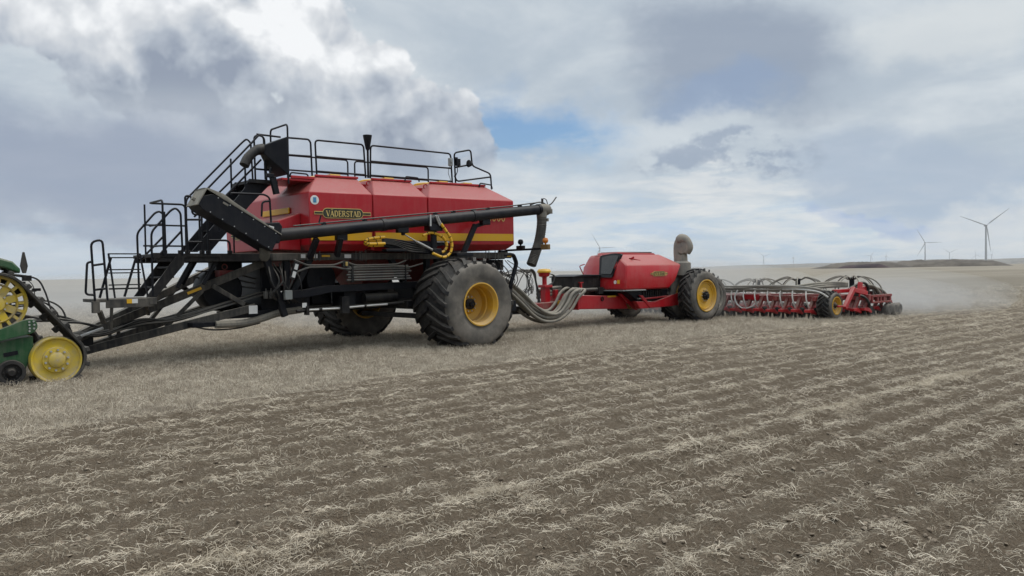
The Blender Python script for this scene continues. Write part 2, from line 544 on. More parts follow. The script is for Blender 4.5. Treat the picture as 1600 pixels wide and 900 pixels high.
# ------------------------------------------------------------------ lettering (strokes with serifs, no font files)
def glyph(ch):
    """List of (polyline, stroke width) in a unit-high cell; returns strokes and advance."""
    T, S = 0.17, 0.07
    arc = lambda cx, cy, rx, ry, a, b, n=10: [(cx + rx * math.cos(R(a + (b - a) * i / n)), cy + ry * math.sin(R(a + (b - a) * i / n))) for i in range(n + 1)]
    ser = lambda x, y, w=0.28: ([(x - w / 2, y), (x + w / 2, y)], S)
    if ch == 'V':
        return [([(0.12, 0.97), (0.40, 0.02)], T), ([(0.66, 0.97), (0.42, 0.02)], S), ser(0.12, 0.97), ser(0.66, 0.97, 0.22)], 0.76
    if ch in 'AÄ':
        g = [([(0.08, 0.03), (0.36, 0.98)], S), ([(0.36, 0.98), (0.66, 0.03)], T), ([(0.2, 0.33), (0.56, 0.33)], S), ser(0.08, 0.03, 0.22), ser(0.66, 0.03)]
        if ch == 'Ä':
            g += [([(0.20, 1.17), (0.32, 1.17)], 0.12), ([(0.42, 1.17), (0.54, 1.17)], 0.12)]
        return g, 0.76
    if ch == 'D':
        return [([(0.16, 0.03), (0.16, 0.97)], T), ([(0.05, 0.97), (0.36, 0.97)], S), ([(0.05, 0.03), (0.36, 0.03)], S), (arc(0.34, 0.5, 0.30, 0.46, -90, 90), 0.14)], 0.76
    if ch == 'E':
        return [([(0.16, 0.03), (0.16, 0.97)], T), ([(0.04, 0.97), (0.58, 0.97)], S), ([(0.04, 0.03), (0.60, 0.03)], S), ([(0.16, 0.5), (0.46, 0.5)], S),
                ([(0.56, 0.97), (0.56, 0.76)], S), ([(0.58, 0.03), (0.58, 0.25)], S), ([(0.45, 0.39), (0.45, 0.61)], S)], 0.68
    if ch == 'R':
        return [([(0.16, 0.03), (0.16, 0.97)], T), ([(0.04, 0.97), (0.36, 0.97)], S), (arc(0.34, 0.735, 0.24, 0.22, -90, 90), 0.13), ([(0.16, 0.5), (0.36, 0.5)], S),
                ([(0.34, 0.5), (0.66, 0.03)], 0.15), ser(0.16, 0.03), ser(0.68, 0.03, 0.18)], 0.78
    if ch == 'S':
        return [(arc(0.30, 0.73, 0.21, 0.23, 20, 250), 0.12), (arc(0.30, 0.27, 0.23, 0.24, 80, -160), 0.12), ([(0.22, 0.56), (0.40, 0.46)], 0.15),
                ([(0.51, 0.97), (0.51, 0.74)], S), ([(0.07, 0.03), (0.07, 0.28)], S)], 0.62
    if ch == 'T':
        return [([(0.32, 0.03), (0.32, 0.97)], T), ([(0.02, 0.97), (0.62, 0.97)], S), ([(0.04, 0.97), (0.04, 0.75)], S), ([(0.60, 0.97), (0.60, 0.75)], S), ser(0.32, 0.03)], 0.68
    if ch == '0':
        return [(arc(0.34, 0.5, 0.24, 0.46, 0, 360, 18), 0.13)], 0.72
    if ch == '6':
        return [(arc(0.34, 0.30, 0.22, 0.28, 0, 360, 14), 0.12), ([(0.12, 0.32), (0.16, 0.66), (0.34, 0.92), (0.5, 0.97)], 0.12)], 0.72
    return [], 0.4


def letters(text, height, place, mb):
    """place(u, v) maps lettering coordinates (metres) to world points; thin solid strokes."""
    total = sum(glyph(c)[1] for c in text)
    x = -total / 2
    lift = 0.0
    for k, c in enumerate(text):
        st, adv = glyph(c)
        for pl, w in st:
            for (a, b) in zip(pl[:-1], pl[1:]):
                ax, ay, bx, by = a[0] + x, a[1] - 0.5, b[0] + x, b[1] - 0.5
                L = math.hypot(bx - ax, by - ay)
                nx, ny = -(by - ay) / L * w / 2, (bx - ax) / L * w / 2
                q = [(ax + nx, ay + ny), (bx + nx, by + ny), (bx - nx, by - ny), (ax - nx, ay - ny)]
                lift += 0.0003
                mb.add([place(u * height, v * height, lift) for u, v in q], [(0, 1, 2, 3)])
        x += adv
    return total * height


def logo(parent, c, U, V, N, w, h, text_h, name='name_plate'):
    """Rounded plate with gold outline, side bars and serif lettering; c centre, U/V unit axes, N outward."""
    c, U, V, N = Vector(c), Vector(U), Vector(V), Vector(N)

    def pill(mb, hw, hh, d, n=10):
        pts = []
        for i in range(n + 1):
            a = -math.pi / 2 + math.pi * i / n
            pts.append((hw - hh + hh * math.cos(a), hh * math.sin(a)))
        for i in range(n + 1):
            a = math.pi / 2 + math.pi * i / n
            pts.append((-(hw - hh) + hh * math.cos(a), hh * math.sin(a)))
        k = len(pts)
        lo = [c + U * a + V * b for a, b in pts]; hi = [p + N * d for p in lo]
        mb.add(lo + hi, [tuple(range(k, 2 * k))] + [(i, (i + 1) % k, (i + 1) % k + k, i + k) for i in range(k)])

    def strip(mb, u0, u1, v0, v1, d):
        lo = [c + U * a + V * b for a, b in ((u0, v0), (u1, v0), (u1, v1), (u0, v1))]
        mb.add(lo + [p + N * d for p in lo], [(4, 5, 6, 7), (0, 1, 5, 4), (1, 2, 6, 5), (2, 3, 7, 6), (3, 0, 4, 7)])
    g = MB(); g.cur = 0
    pill(g, w / 2, h / 2, 0.004)
    for s_ in (-1, 1):
        a, b = sorted((s_ * w / 2 * 0.99, s_ * (w / 2 + 0.19 * w)))
        strip(g, a, b, -0.16 * h, 0.16 * h, 0.003)
    p = obj(name, g, 'gold', parent)
    d = MB(); pill(d, w / 2 - 0.06 * h, h / 2 - 0.06 * h, 0.007)
    for s_ in (-1, 1):
        a, b = sorted((s_ * w / 2 * 0.99, s_ * (w / 2 + 0.18 * w)))
        strip(d, a, b, -0.09 * h, 0.09 * h, 0.006)
    obj('plate_field', d, 'dark_green', p)
    t = MB()
    letters('VÄDERSTAD', text_h, lambda u, v, e: c + U * u + V * (v - 0.05 * h) + N * (0.010 + e), t)
    obj('lettering', t, 'gold', p)
    return p


# ------------------------------------------------------------------ the field
def vnoise(x, y, seed=0):
    """Smooth value noise on numpy arrays, about -1..1."""
    xi, yi = np.floor(x).astype(np.int64), np.floor(y).astype(np.int64)
    fx, fy = x - xi, y - yi
    fx = fx * fx * (3 - 2 * fx); fy = fy * fy * (3 - 2 * fy)

    def h(a, b):
        n = (a * 374761393 + b * 668265263 + seed * 974634277) & 0x7fffffff
        n = ((n ^ (n >> 13)) * 1274126177) & 0x7fffffff
        return ((n ^ (n >> 16)) & 0xffff) / 32767.5 - 1
    return (h(xi, yi) * (1 - fx) + h(xi + 1, yi) * fx) * (1 - fy) + (h(xi, yi + 1) * (1 - fx) + h(xi + 1, yi + 1) * fx) * fy


def sstep(x, a, b):
    t = np.clip((x - a) / (b - a), 0, 1)
    return t * t * (3 - 2 * t)


ROW = 0.47


def till_edge(X):
    """Edge of the strip already seeded: it bends towards the photographer at the left."""
    return 11.95 - 2.3 * np.exp(-np.clip(X, -4, 1e4) / 6.0)


def till_mask(X, Y):
    D = Y - till_edge(X) + 0.26 * vnoise(X * 0.7, Y * 0.7, 5) + 0.16 * vnoise(X * 2.3, Y * 2.3, 8)
    w = 0.15 + 0.45 * np.exp(-np.clip(X, -4, 1e4) / 5.0)
    return 1 - sstep(D, -w, w)


def row_phase(X, Y):
    return (Y + 0.026 * vnoise(X * 0.3, Y * 0.7, 1) + 0.016 * vnoise(X * 1.7, Y * 1.5, 2) - 4.65) / ROW


def row_crest(X, Y):
    return 0.5 + 0.5 * np.cos(2 * np.pi * row_phase(X, Y))


def row_gain(X, Y):
    k = np.round(row_phase(X, Y))
    g = 0.55 + 0.45 * vnoise(k * 3.17 + 0.5, X * 0.22 + k * 7.7, 3)
    g = g * np.where((np.mod(k, 2) > 0.5) & (Y > 5.9), 0.25, 1.0)
    return np.clip(g + np.where(np.abs(k) < 0.5, 0.25, 0) + np.where(np.abs(k + 4) < 0.5, 0.2, 0), 0.1, 1.5)


def ground_z(X, Y):
    t = till_mask(X, Y)
    near = 1 - sstep(np.hypot(X, Y), 35, 90)
    ridge = 0.086 * row_crest(X, Y) ** 1.7 * (0.55 + 0.55 * row_gain(X, Y)) - 0.038
    clod = 0.012 * vnoise(X * 4.0, Y * 6.5, 11) + 0.013 * vnoise(X * 10, Y * 13, 12) + 0.014 * vnoise(X * 21, Y * 25, 13) + 0.010 * vnoise(X * 48, Y * 50, 17) * (np.hypot(X, Y) < 9)
    soft = 0.010 * vnoise(X * 3.1, Y * 3.1, 14) + 0.006 * vnoise(X * 9, Y * 9, 15)
    roll_ = 0.02 * vnoise(X * 0.25, Y * 0.25, 16)
    return (t * (ridge + clod) + (1 - t) * (soft + 0.008) + roll_) * near


def axis_steps(lo, hi, start, stop, fine, growth):
    a = [start]
    while a[-1] < stop:
        a.append(a[-1] + fine)
    st = fine
    while a[-1] < hi:
        st *= growth; a.append(a[-1] + st)
    b = [start]; st = fine
    while b[-1] > lo:
        st *= growth; b.append(b[-1] - st)
    return np.array(sorted(b[1:]) + a)


def grid_mesh(name, xs, ys, zf):
    X, Y = np.meshgrid(xs, ys, indexing='ij')
    Z = zf(X, Y)
    n, m = len(xs), len(ys)
    co = np.stack([X, Y, Z], -1).reshape(-1, 3).astype(np.float32)
    i, j = np.meshgrid(np.arange(n - 1), np.arange(m - 1), indexing='ij')
    a = (i * m + j).ravel()
    q = np.stack([a, a + m, a + m + 1, a + 1], 1).astype(np.int32)
    me = bpy.data.meshes.new(name)
    me.vertices.add(len(co)); me.vertices.foreach_set('co', co.ravel())
    me.loops.add(q.size); me.loops.foreach_set('vertex_index', q.ravel())
    me.polygons.add(len(q)); me.polygons.foreach_set('loop_start', np.arange(0, q.size, 4, dtype=np.int32))
    me.polygons.foreach_set('use_smooth', np.ones(len(q), bool))
    me.update(); me.validate()
    return me


def field_material():
    m, n, b = new_mat('stubble_field_soil')
    co = n.add('ShaderNodeTexCoord').outputs['Object']
    x, y, z = n.sep(co)[0:3]
    # ragged edge between seeded strip and untouched stubble
    e = n.m('ADD', y, n.m('MULTIPLY', n.m('SUBTRACT', n.noise(co, 0.9, 5, 0.65), 0.5), 1.1))
    edge = n.m('SUBTRACT', 11.95, n.m('MULTIPLY', n.m('EXPONENT', n.m('DIVIDE', n.m('MAXIMUM', x, -4.0), -6.0)), 2.3))
    stub = n.ss(n.m('SUBTRACT', e, edge), -0.35, 0.35)
    # short bits of straw: three stretched noises lying in different directions
    fib = None
    for k, (a, sc) in enumerate(((0.2, 52), (1.25, 44), (2.3, 58), (2.9, 38))):
        ca, sa = math.cos(a), math.sin(a)
        u = n.m('ADD', n.m('MULTIPLY', x, ca), n.m('MULTIPLY', y, sa)); v = n.m('ADD', n.m('MULTIPLY', x, -sa), n.m('MULTIPLY', y, ca))
        f = n.ss(n.noise(n.xyz(n.m('MULTIPLY', u, 0.16), v, float(k) * 3.3), sc, 3, 0.6, 1.2), 0.56, 0.66)
        fib = f if fib is None else n.m('MAXIMUM', fib, f)
    patch = n.noise(co, 1.6, 5, 0.62)
    crumb = n.m('SUBTRACT', 1.0, n.voro(n.vm('ADD', co, n.vm('SCALE', n.noise(co, 20, 2, out=1), scale=0.03)), 42, 2, 0.6, smooth=0.25))
    fine = n.noise(co, 38, 5, 0.68)
    mid = n.noise(co, 7, 5, 0.65)
    # crop residue lies along the drill rows
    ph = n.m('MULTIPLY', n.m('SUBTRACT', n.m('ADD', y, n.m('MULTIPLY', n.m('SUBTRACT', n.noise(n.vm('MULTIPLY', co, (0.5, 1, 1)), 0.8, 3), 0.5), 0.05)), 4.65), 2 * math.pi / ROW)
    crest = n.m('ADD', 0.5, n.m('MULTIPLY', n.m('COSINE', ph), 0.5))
    rowp = n.noise(n.vm('MULTIPLY', co, (0.12, 1.1, 1)), 1.0, 5, 0.65)
    cover_t = n.ss(n.m('ADD', n.m('MULTIPLY', n.m('MULTIPLY', n.m('POWER', crest, 3.0), n.m('ADD', 0.75, n.m('MULTIPLY', n.m('COSINE', n.m('MULTIPLY', ph, 0.5)), n.ss(y, 5.4, 6.2, 0.0, 0.3)))), 0.60), n.m('ADD', n.m('MULTIPLY', rowp, 0.58), n.m('MULTIPLY', patch, 0.30))), 0.52, 0.98)
    soil = n.mix(n.ss(n.m('ADD', n.m('ADD', n.m('MULTIPLY', mid, 0.4), n.m('MULTIPLY', fine, 0.4)), n.m('MULTIPLY', n.m('SUBTRACT', crumb, 0.5), 0.45)), 0.37, 0.57), (0.124, 0.094, 0.065), (0.335, 0.266, 0.195))
    # shade of the furrow grooves painted into the soil colour, darker between crests
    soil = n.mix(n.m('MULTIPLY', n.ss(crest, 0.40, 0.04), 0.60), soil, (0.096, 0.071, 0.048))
    straw = n.mix(fine, (0.25, 0.205, 0.148), (0.46, 0.395, 0.30))
    cover_t = n.m('MAXIMUM', cover_t, 0.38)
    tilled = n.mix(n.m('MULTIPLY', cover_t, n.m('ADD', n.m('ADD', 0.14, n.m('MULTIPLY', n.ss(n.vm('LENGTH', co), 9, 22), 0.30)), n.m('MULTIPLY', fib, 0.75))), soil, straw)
    ssoil = n.mix(n.ss(fine, 0.32, 0.68), (0.140, 0.111, 0.082), (0.29, 0.242, 0.184))
    sfac = n.m('ADD', 0.32, n.m('MULTIPLY', n.m('MULTIPLY', fib, n.ss(patch, 0.25, 0.7)), 0.6))
    stubble = n.mix(sfac, ssoil, straw)
    far = n.mix(n.ss(n.noise(n.vm('MULTIPLY', co, (0.012, 0.05, 1)), 1.0, 4, 0.6), 0.35, 0.65), (0.215, 0.185, 0.142), (0.275, 0.240, 0.188))
    dist = n.vm('LENGTH', co)
    stubble = n.mix(n.ss(dist, 25, 70), stubble, far)
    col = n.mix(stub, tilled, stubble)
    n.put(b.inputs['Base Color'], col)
    b.inputs['Roughness'].default_value = 0.95
    b.inputs['Specular IOR Level'].default_value = 0.12
    bp = n.add('ShaderNodeBump'); bp.inputs['Strength'].default_value = 0.9; bp.inputs['Distance'].default_value = 0.035
    n.put(bp.inputs['Height'], n.m('ADD', n.m('ADD', n.m('MULTIPLY', fine, 0.55), n.m('MULTIPLY', mid, 0.7)), n.m('ADD', n.m('MULTIPLY', fib, 0.25), n.m('MULTIPLY', crumb, 0.6))))
    n.l.new(bp.outputs[0], b.inputs['Normal'])
    return m


MAT['field'] = field_material()
xs = axis_steps(-9000, 14000, 0.3, 9.0, 0.026, 1.025)
ys = axis_steps(-9000, 14000, 0.8, 8.0, 0.024, 1.025)
field = bpy.data.objects.new('field', grid_mesh('field', xs, ys, ground_z))
field.data.materials.append(MAT['field'])
COL.objects.link(field)
setting(field)


def straw_material(name, a, c):
    m, n, b = new_mat(name)
    rnd = n.add('ShaderNodeObjectInfo').outputs['Random']
    co = n.add('ShaderNodeTexCoord').outputs['Object']
    f = n.m('ADD', n.m('MULTIPLY', rnd, 0.55), n.m('MULTIPLY', n.noise(co, 14, 3), 0.45))
    n.put(b.inputs['Base Color'], n.mix(n.ss(f, 0.2, 0.8), a, c))
    b.inputs['Roughness'].default_value = 0.75
    b.inputs['Specular IOR Level'].default_value = 0.25
    return m


MAT['straw'] = straw_material('straw', (0.32, 0.265, 0.192), (0.74, 0.645, 0.505))
MAT['stubble'] = straw_material('stubble', (0.25, 0.208, 0.156), (0.60, 0.525, 0.415))
MAT['clod'] = straw_material('soil_clod', (0.155, 0.120, 0.085), (0.280, 0.226, 0.168))


def tuft(name, n, rad, lmin, lmax, rise, thick, mat, upright=0.0):
    mb = MB()
    for _ in range(n):
        a = random.uniform(0, 2 * math.pi); r = rad * math.sqrt(random.random())
        x, y = r * math.cos(a), r * math.sin(a)
        L = random.uniform(lmin, lmax); h = random.gauss(0, 0.7) if random.random() < 0.7 else random.uniform(0, 6.28)
        bend = random.gauss(0, 0.5) if L < 0.055 else random.gauss(0, 1.3)
        seg = 5
        pts = []
        up = random.random() < upright
        hz = random.uniform(0.35, 1.0) * rise
        px, py, pz = x, y, random.uniform(-0.01, 0.004)
        for i in range(seg + 1):
            t = i / seg
            z = pz + (hz * t * (1.3 if up else 1) if up else hz * math.sin(math.pi * min(1, t * random.uniform(0.9, 1.05))))
            pts.append((px, py, z))
            st = L / seg * (0.35 if up else 1)
            px += math.cos(h + bend * t) * st; py += math.sin(h + bend * t) * st
        mb.tube(pts, [thick * (1 - 0.45 * i / seg) for i in range(seg + 1)], 3, caps=False)
    me_o = obj(name, mb, mat, None)
    COL.objects.unlink(me_o)
    return me_o


def scatter(name, P, rot, scl, idx, sources, label=None):
    c = bpy.data.collections.new(name + '_pieces')
    for o in sources:
        c.objects.link(o)
    me = bpy.data.meshes.new(name)
    me.vertices.add(len(P)); me.vertices.foreach_set('co', P.astype(np.float32).ravel())
    for nm, typ, dat, key in (('rot', 'FLOAT_VECTOR', rot, 'vector'), ('scl', 'FLOAT', scl, 'value'), ('idx', 'INT', idx, 'value')):
        at = me.attributes.new(nm, typ, 'POINT')
        at.data.foreach_set(key, np.ascontiguousarray(dat, dtype=np.int32 if typ == 'INT' else np.float32).ravel())
    o = bpy.data.objects.new(name, me)
    COL.objects.link(o)
    g = bpy.data.node_groups.new(name, 'GeometryNodeTree')
    g.interface.new_socket('Geometry', in_out='INPUT', socket_type='NodeSocketGeometry')
    g.interface.new_socket('Geometry', in_out='OUTPUT', socket_type='NodeSocketGeometry')
    gi, go = g.nodes.new('NodeGroupInput'), g.nodes.new('NodeGroupOutput')
    ip = g.nodes.new('GeometryNodeInstanceOnPoints')
    ci = g.nodes.new('GeometryNodeCollectionInfo'); ci.inputs['Collection'].default_value = c
    ci.inputs['Separate Children'].default_value = True; ci.inputs['Reset Children'].default_value = True
    att = {}
    for nm, typ in (('rot', 'FLOAT_VECTOR'), ('scl', 'FLOAT'), ('idx', 'INT')):
        a = g.nodes.new('GeometryNodeInputNamedAttribute'); a.data_type = typ; a.inputs['Name'].default_value = nm
        att[nm] = a.outputs['Attribute']
    L = g.links.new
    L(gi.outputs[0], ip.inputs['Points']); L(ci.outputs[0], ip.inputs['Instance']); ip.inputs['Pick Instance'].default_value = True
    L(att['idx'], ip.inputs['Instance Index']); L(att['rot'], ip.inputs['Rotation']); L(att['scl'], ip.inputs['Scale'])
    L(ip.outputs[0], go.inputs[0])
    md = o.modifiers.new('scatter', 'NODES'); md.node_group = g
    setting(o, 'stuff')
    if label:
        o['label'] = label
    return o


def view_points(rho, half, dmin, dmax, spread=R(41)):
    """Random ground points in front of the photographer; rho tufts per square metre close by, thinning out beyond `half` metres."""
    dd = np.linspace(dmin, dmax, 4000)
    w = dd * rho / (1 + (dd / half) ** 2) * 2 * spread
    cdf = np.concatenate([[0], np.cumsum((w[1:] + w[:-1]) / 2 * np.diff(dd))])
    n = int(cdf[-1])
    d = np.interp(rng.random(n) * cdf[-1], cdf, dd)
    a = HEAD + (rng.random(n) * 2 - 1) * spread
    return d * np.cos(a), d * np.sin(a), d


def tilt(N, k=0.22):
    return np.stack([rng.normal(0, k, N), rng.normal(0, k, N), rng.random(N) * 6.283], 1)


def put_stuff():
    # loose straw left on the seeded strip
    tufts = [tuft(f'straw_{i:02d}', 5 + i % 4 * 2, 0.055 + 0.012 * (i % 3), 0.014, 0.062 + 0.010 * (i % 3), 0.004 + 0.0045 * (i % 4), 0.00115, 'straw') for i in range(12)]
    X, Y, d = view_points(680, 11, 2.1, 50)
    cr = row_crest(X, Y)
    pat = 0.5 + 0.5 * vnoise(X * 0.8, Y * 1.6, 21)
    pat2 = 0.5 + 0.5 * vnoise(X * 3.1, Y * 4.0, 22)
    far = sstep(d, 7, 15)
    pr = (0.20 * (1 - 0.6 * far) + (0.84 + 0.9 * far) * cr ** (4.5 + 2.5 * far) * (0.50 + 0.65 * row_gain(X, Y))) * (0.36 + 0.34 * pat + 0.55 * sstep(pat2, 0.35, 0.75)) * 0.78
    wind = np.exp(-((Y - 4.68) / 0.13) ** 2) * (0.3 + 0.7 * (vnoise(X * 1.1, Y * 0 + 1.5, 23) > -0.25))
    pr = pr + 0.7 * wind * sstep(vnoise(X * 1.9, Y * 1.2, 24) + 0.3 * vnoise(X * 6, Y * 6, 25), -0.35, 0.35)
    keep = (rng.random(len(X)) < pr) & (rng.random(len(X)) < till_mask(X, Y))
    X, Y, d, wind = X[keep], Y[keep], d[keep], wind[keep]
    N = len(X)
    scl = rng.uniform(0.6, 1.3, N) * (1 + 0.3 * wind) * (1 + d / 22)
    scatter('loose_straw', np.stack([X, Y, ground_z(X, Y) + 0.003], 1), tilt(N), scl, rng.integers(0, 12, N), tufts)
    # heaped straw of the windrow and odd curls elsewhere: taller loops
    curls = [tuft(f'curl_{i:02d}', 10 + 2 * i, 0.07, 0.06, 0.18, 0.03 + 0.012 * i, 0.0013, 'straw') for i in range(5)]
    n = 1500
    X = 1.5 + 12 * rng.random(n)
    Y = 4.66 + rng.normal(0, 0.08, n) + 0.05 * vnoise(X * 0.9, X * 0, 31)
    keep = rng.random(n) < np.clip(0.15 + 0.9 * vnoise(X * 1.3, X * 0 + 3.1, 33), 0.0, 1)
    X2, Y2, d2 = view_points(42, 8, 2.2, 16)
    k2 = (till_mask(X2, Y2) > 0.5) & (rng.random(len(X2)) < 0.20 * row_crest(X2, Y2) ** 2 * row_gain(X2, Y2) * (vnoise(X2 * 1.4, Y2 * 2.5, 34) > 0.05))
    # a loose heap right in front of the photographer
    X3, Y3 = 2.33 + rng.normal(0, 0.16, 60), 2.98 + rng.normal(0, 0.07, 60)
    X, Y = np.concatenate([X[keep], X2[k2], X3]), np.concatenate([Y[keep], Y2[k2], Y3])
    N = len(X)
    scatter('windrow_straw', np.stack([X, Y, ground_z(X, Y)], 1), tilt(N, 0.25), rng.uniform(0.5, 1.05, N), rng.integers(0, 5, N), curls)
    # standing and flattened stubble on the strip not yet seeded
    stubs = [tuft(f'stub_{i:02d}', 12, 0.12, 0.04, 0.12, 0.040 + 0.008 * (i % 4), 0.0018, 'stubble', 0.55) for i in range(8)]
    X, Y, d = view_points(330, 16, 7, 80)
    keep = (rng.random(len(X)) > till_mask(X, Y)) & (rng.random(len(X)) > sstep(np.hypot(X, Y), 28, 78)) & (rng.random(len(X)) < 0.6 * (0.5 + 0.5 * vnoise(X * 0.9, Y * 0.9, 41)) + 0.22)
    X, Y, d = X[keep], Y[keep], d[keep]
    N = len(X)
    scatter('field_stubble', np.stack([X, Y, ground_z(X, Y)], 1), tilt(N, 0.15), rng.uniform(0.6, 1.15, N) * (1 + d / 45), rng.integers(0, 8, N), stubs)
    # crumbs and clods of soil
    cl = []
    for i in range(5):
        mb = MB()
        ring = [(0.0, -0.4), (0.8, -0.3), (1.0, 0.0), (0.65, 0.36), (0.0, 0.46)]
        mb.lathe(ring, (0, 0, 0), 'Z', 7)
        mb.v = [tuple(c * random.uniform(0.7, 1.25) for c in v) for v in mb.v]
        o = obj(f'clod_{i}', mb, 'clod', angle=20); COL.objects.unlink(o); cl.append(o)
    X, Y, d = view_points(420, 6, 2.1, 18)
    keep = (till_mask(X, Y) > 0.5) & (rng.random(len(X)) < 0.9 - 0.55 * row_crest(X, Y))
    X, Y, d = X[keep], Y[keep], d[keep]
    N = len(X)
    sc = 0.004 + 0.022 * rng.random(N) ** 5
    scatter('soil_clods', np.stack([X, Y, ground_z(X, Y) + sc * 0.15], 1), tilt(N, 0.3), sc, rng.integers(0, 5, N), cl)


put_stuff()


# ------------------------------------------------------------------ far mounds and wind turbines
def polar(az_deg, dist, z=0.0):
    a = HEAD - R(az_deg)
    return Vector((dist * math.cos(a), dist * math.sin(a), z))


def mound_material(name, a, c):
    m, n, b = new_mat(name)
    co = n.add('ShaderNodeTexCoord').outputs['Object']
    f = n.noise(n.vm('MULTIPLY', co, (1, 1, 3)), 0.06, 7, 0.68)
    n.put(b.inputs['Base Color'], n.mix(n.ss(f, 0.36, 0.64), a, c))
    b.inputs['Roughness'].default_value = 1.0
    return m


MAT['mound'] = mound_material('mound_earth', (0.060, 0.049, 0.038), (0.125, 0.105, 0.082))
MAT['mound_dark'] = mound_material('dark_bank_earth', (0.018, 0.012, 0.016), (0.055, 0.034, 0.034))
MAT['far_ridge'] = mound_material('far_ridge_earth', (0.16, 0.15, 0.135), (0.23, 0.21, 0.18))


def mound(name, az0, az1, dist, depth, prof, mat, seed):
    """Low earth bank across the view: prof = heights (m) at even steps from az0 to az1."""
    nu, nv = 120, 14
    vs = []
    for i in range(nu + 1):
        t = i / nu
        k = t * (len(prof) - 1); j = min(int(k), len(prof) - 2)
        h = prof[j] * (1 - (k - j)) + prof[j + 1] * (k - j)
        for q in range(nv + 1):
            s_ = q / nv
            sh = math.sin(math.pi * s_) ** 0.7
            p = polar(az0 + (az1 - az0) * t, dist + depth * s_)
            nz = float(vnoise(np.array([t * 14 + seed]), np.array([s_ * 3.0]), seed)[0]) * 0.10 + float(vnoise(np.array([t * 55 + seed]), np.array([s_ * 7.0]), seed)[0]) * 0.06
            vs.append((p.x, p.y, -0.4 + max(0.0, h * sh * (1 + nz) + 0.4)))
    fs = [(i * (nv + 1) + q, (i + 1) * (nv + 1) + q, (i + 1) * (nv + 1) + q + 1, i * (nv + 1) + q + 1) for i in range(nu) for q in range(nv)]
    mb = MB(); mb.add(vs, fs)
    o = obj(name, mb, mat, angle=60)
    setting(o)
    return o


mound('mound', 24.9, 32.1, 700, 60, [0, 2.8, 5.0, 5.6, 6.1, 5.6, 5.7, 5.9, 5.7, 5.2, 4.9, 4.4, 2.4, 0], 'mound', 3)
mound('mound', 20.4, 26.6, 660, 50, [0, 1.3, 3.0, 4.0, 4.8, 5.0, 4.8, 4.6, 4.4, 3.0, 0.4], 'mound', 9)
mound('dark_bank', 22.0, 25.3, 640, 14, [0, 1.6, 2.6, 2.4, 2.9, 3.2, 2.8, 0.5], 'mound_dark', 5)
mound('far_ridge', 10, 40, 3400, 300, [0, 8, 12, 14, 16, 18, 21, 20, 24, 24, 26], 'far_ridge', 15)


def turbine(az, px_base, hub_px, dist, blade_ang, face, label, blade=None):
    """Wind turbine: tower, nacelle and a three-bladed rotor."""
    hub_h = hub_px
    loc = polar(az, dist, -1.0)
    t = thing('wind_turbine', label, 'wind turbine', loc, 'wind turbines along the horizon')
    L = blade or hub_h * 0.66
    mb = MB(); mb.lathe([(2.3, 0), (2.0, hub_h * 0.4), (1.3, hub_h - 1.2), (0.01, hub_h - 1.15)], (0, 0, 0), 'Z', 14)
    obj('tower', mb, 'turbine', t, local=True)
    toC = -polar(az, 1.0); ang = math.atan2(toC.y, toC.x) + R(face)
    ax = Vector((math.cos(ang), math.sin(ang), 0)); sd = Vector((-ax.y, ax.x, 0)); up = Vector((0, 0, 1))
    c = Vector((0, 0, hub_h))
    mb = MB(); mb.box(c - ax * 2.2, (9, 3.4, 3.6), Matrix((ax, sd, up)).transposed())
    obj('nacelle', mb, 'turbine', t, bevel=0.6, local=True)
    hb = c + ax * 3.6
    mb = MB()
    prof = [(0.01, 2.2), (0.9, 1.8), (1.6, 0.6), (1.7, -0.8), (0.01, -0.9)]
    n = 12; o = 0; vs = []
    for r, h in prof:
        for k in range(n):
            a = 2 * math.pi * k / n
            vs.append(hb + ax * h + sd * (r * math.cos(a)) + up * (r * math.sin(a)))
    mb.add(vs, [(i * n + k, i * n + (k + 1) % n, (i + 1) * n + (k + 1) % n, (i + 1) * n + k) for i in range(len(prof) - 1) for k in range(n)])
    hub = obj('hub', mb, 'turbine', t, local=True)
    for k in range(3):
        a = R(blade_ang + 120 * k)
        d = sd * math.cos(a) + up * math.sin(a); e = ax.cross(d).normalized()
        st = [(0.8, 0.9, 0.9), (2.5, 1.0, 0.8), (L * 0.2, 2.1, 0.55), (L * 0.45, 1.6, 0.38), (L * 0.75, 1.0, 0.24), (L * 0.96, 0.55, 0.14), (L, 0.1, 0.05)]
        vs = []
        for s_, w, th in st:
            q = hb + d * s_
            vs += [q - e * w * 0.45, q + ax * th, q + e * w * 0.75, q - ax * th]
        m2 = MB(); m2.add(vs, [(4 * i + k2, 4 * i + (k2 + 1) % 4, 4 * i + 4 + (k2 + 1) % 4, 4 * i + 4 + k2) for i in range(len(st) - 1) for k2 in range(4)] + [(0, 1, 2, 3)])
        obj('blade', m2, 'turbine', t, local=True)
    return t


def az_of(px):
    return math.degrees(math.atan((px - 800) / 1250))


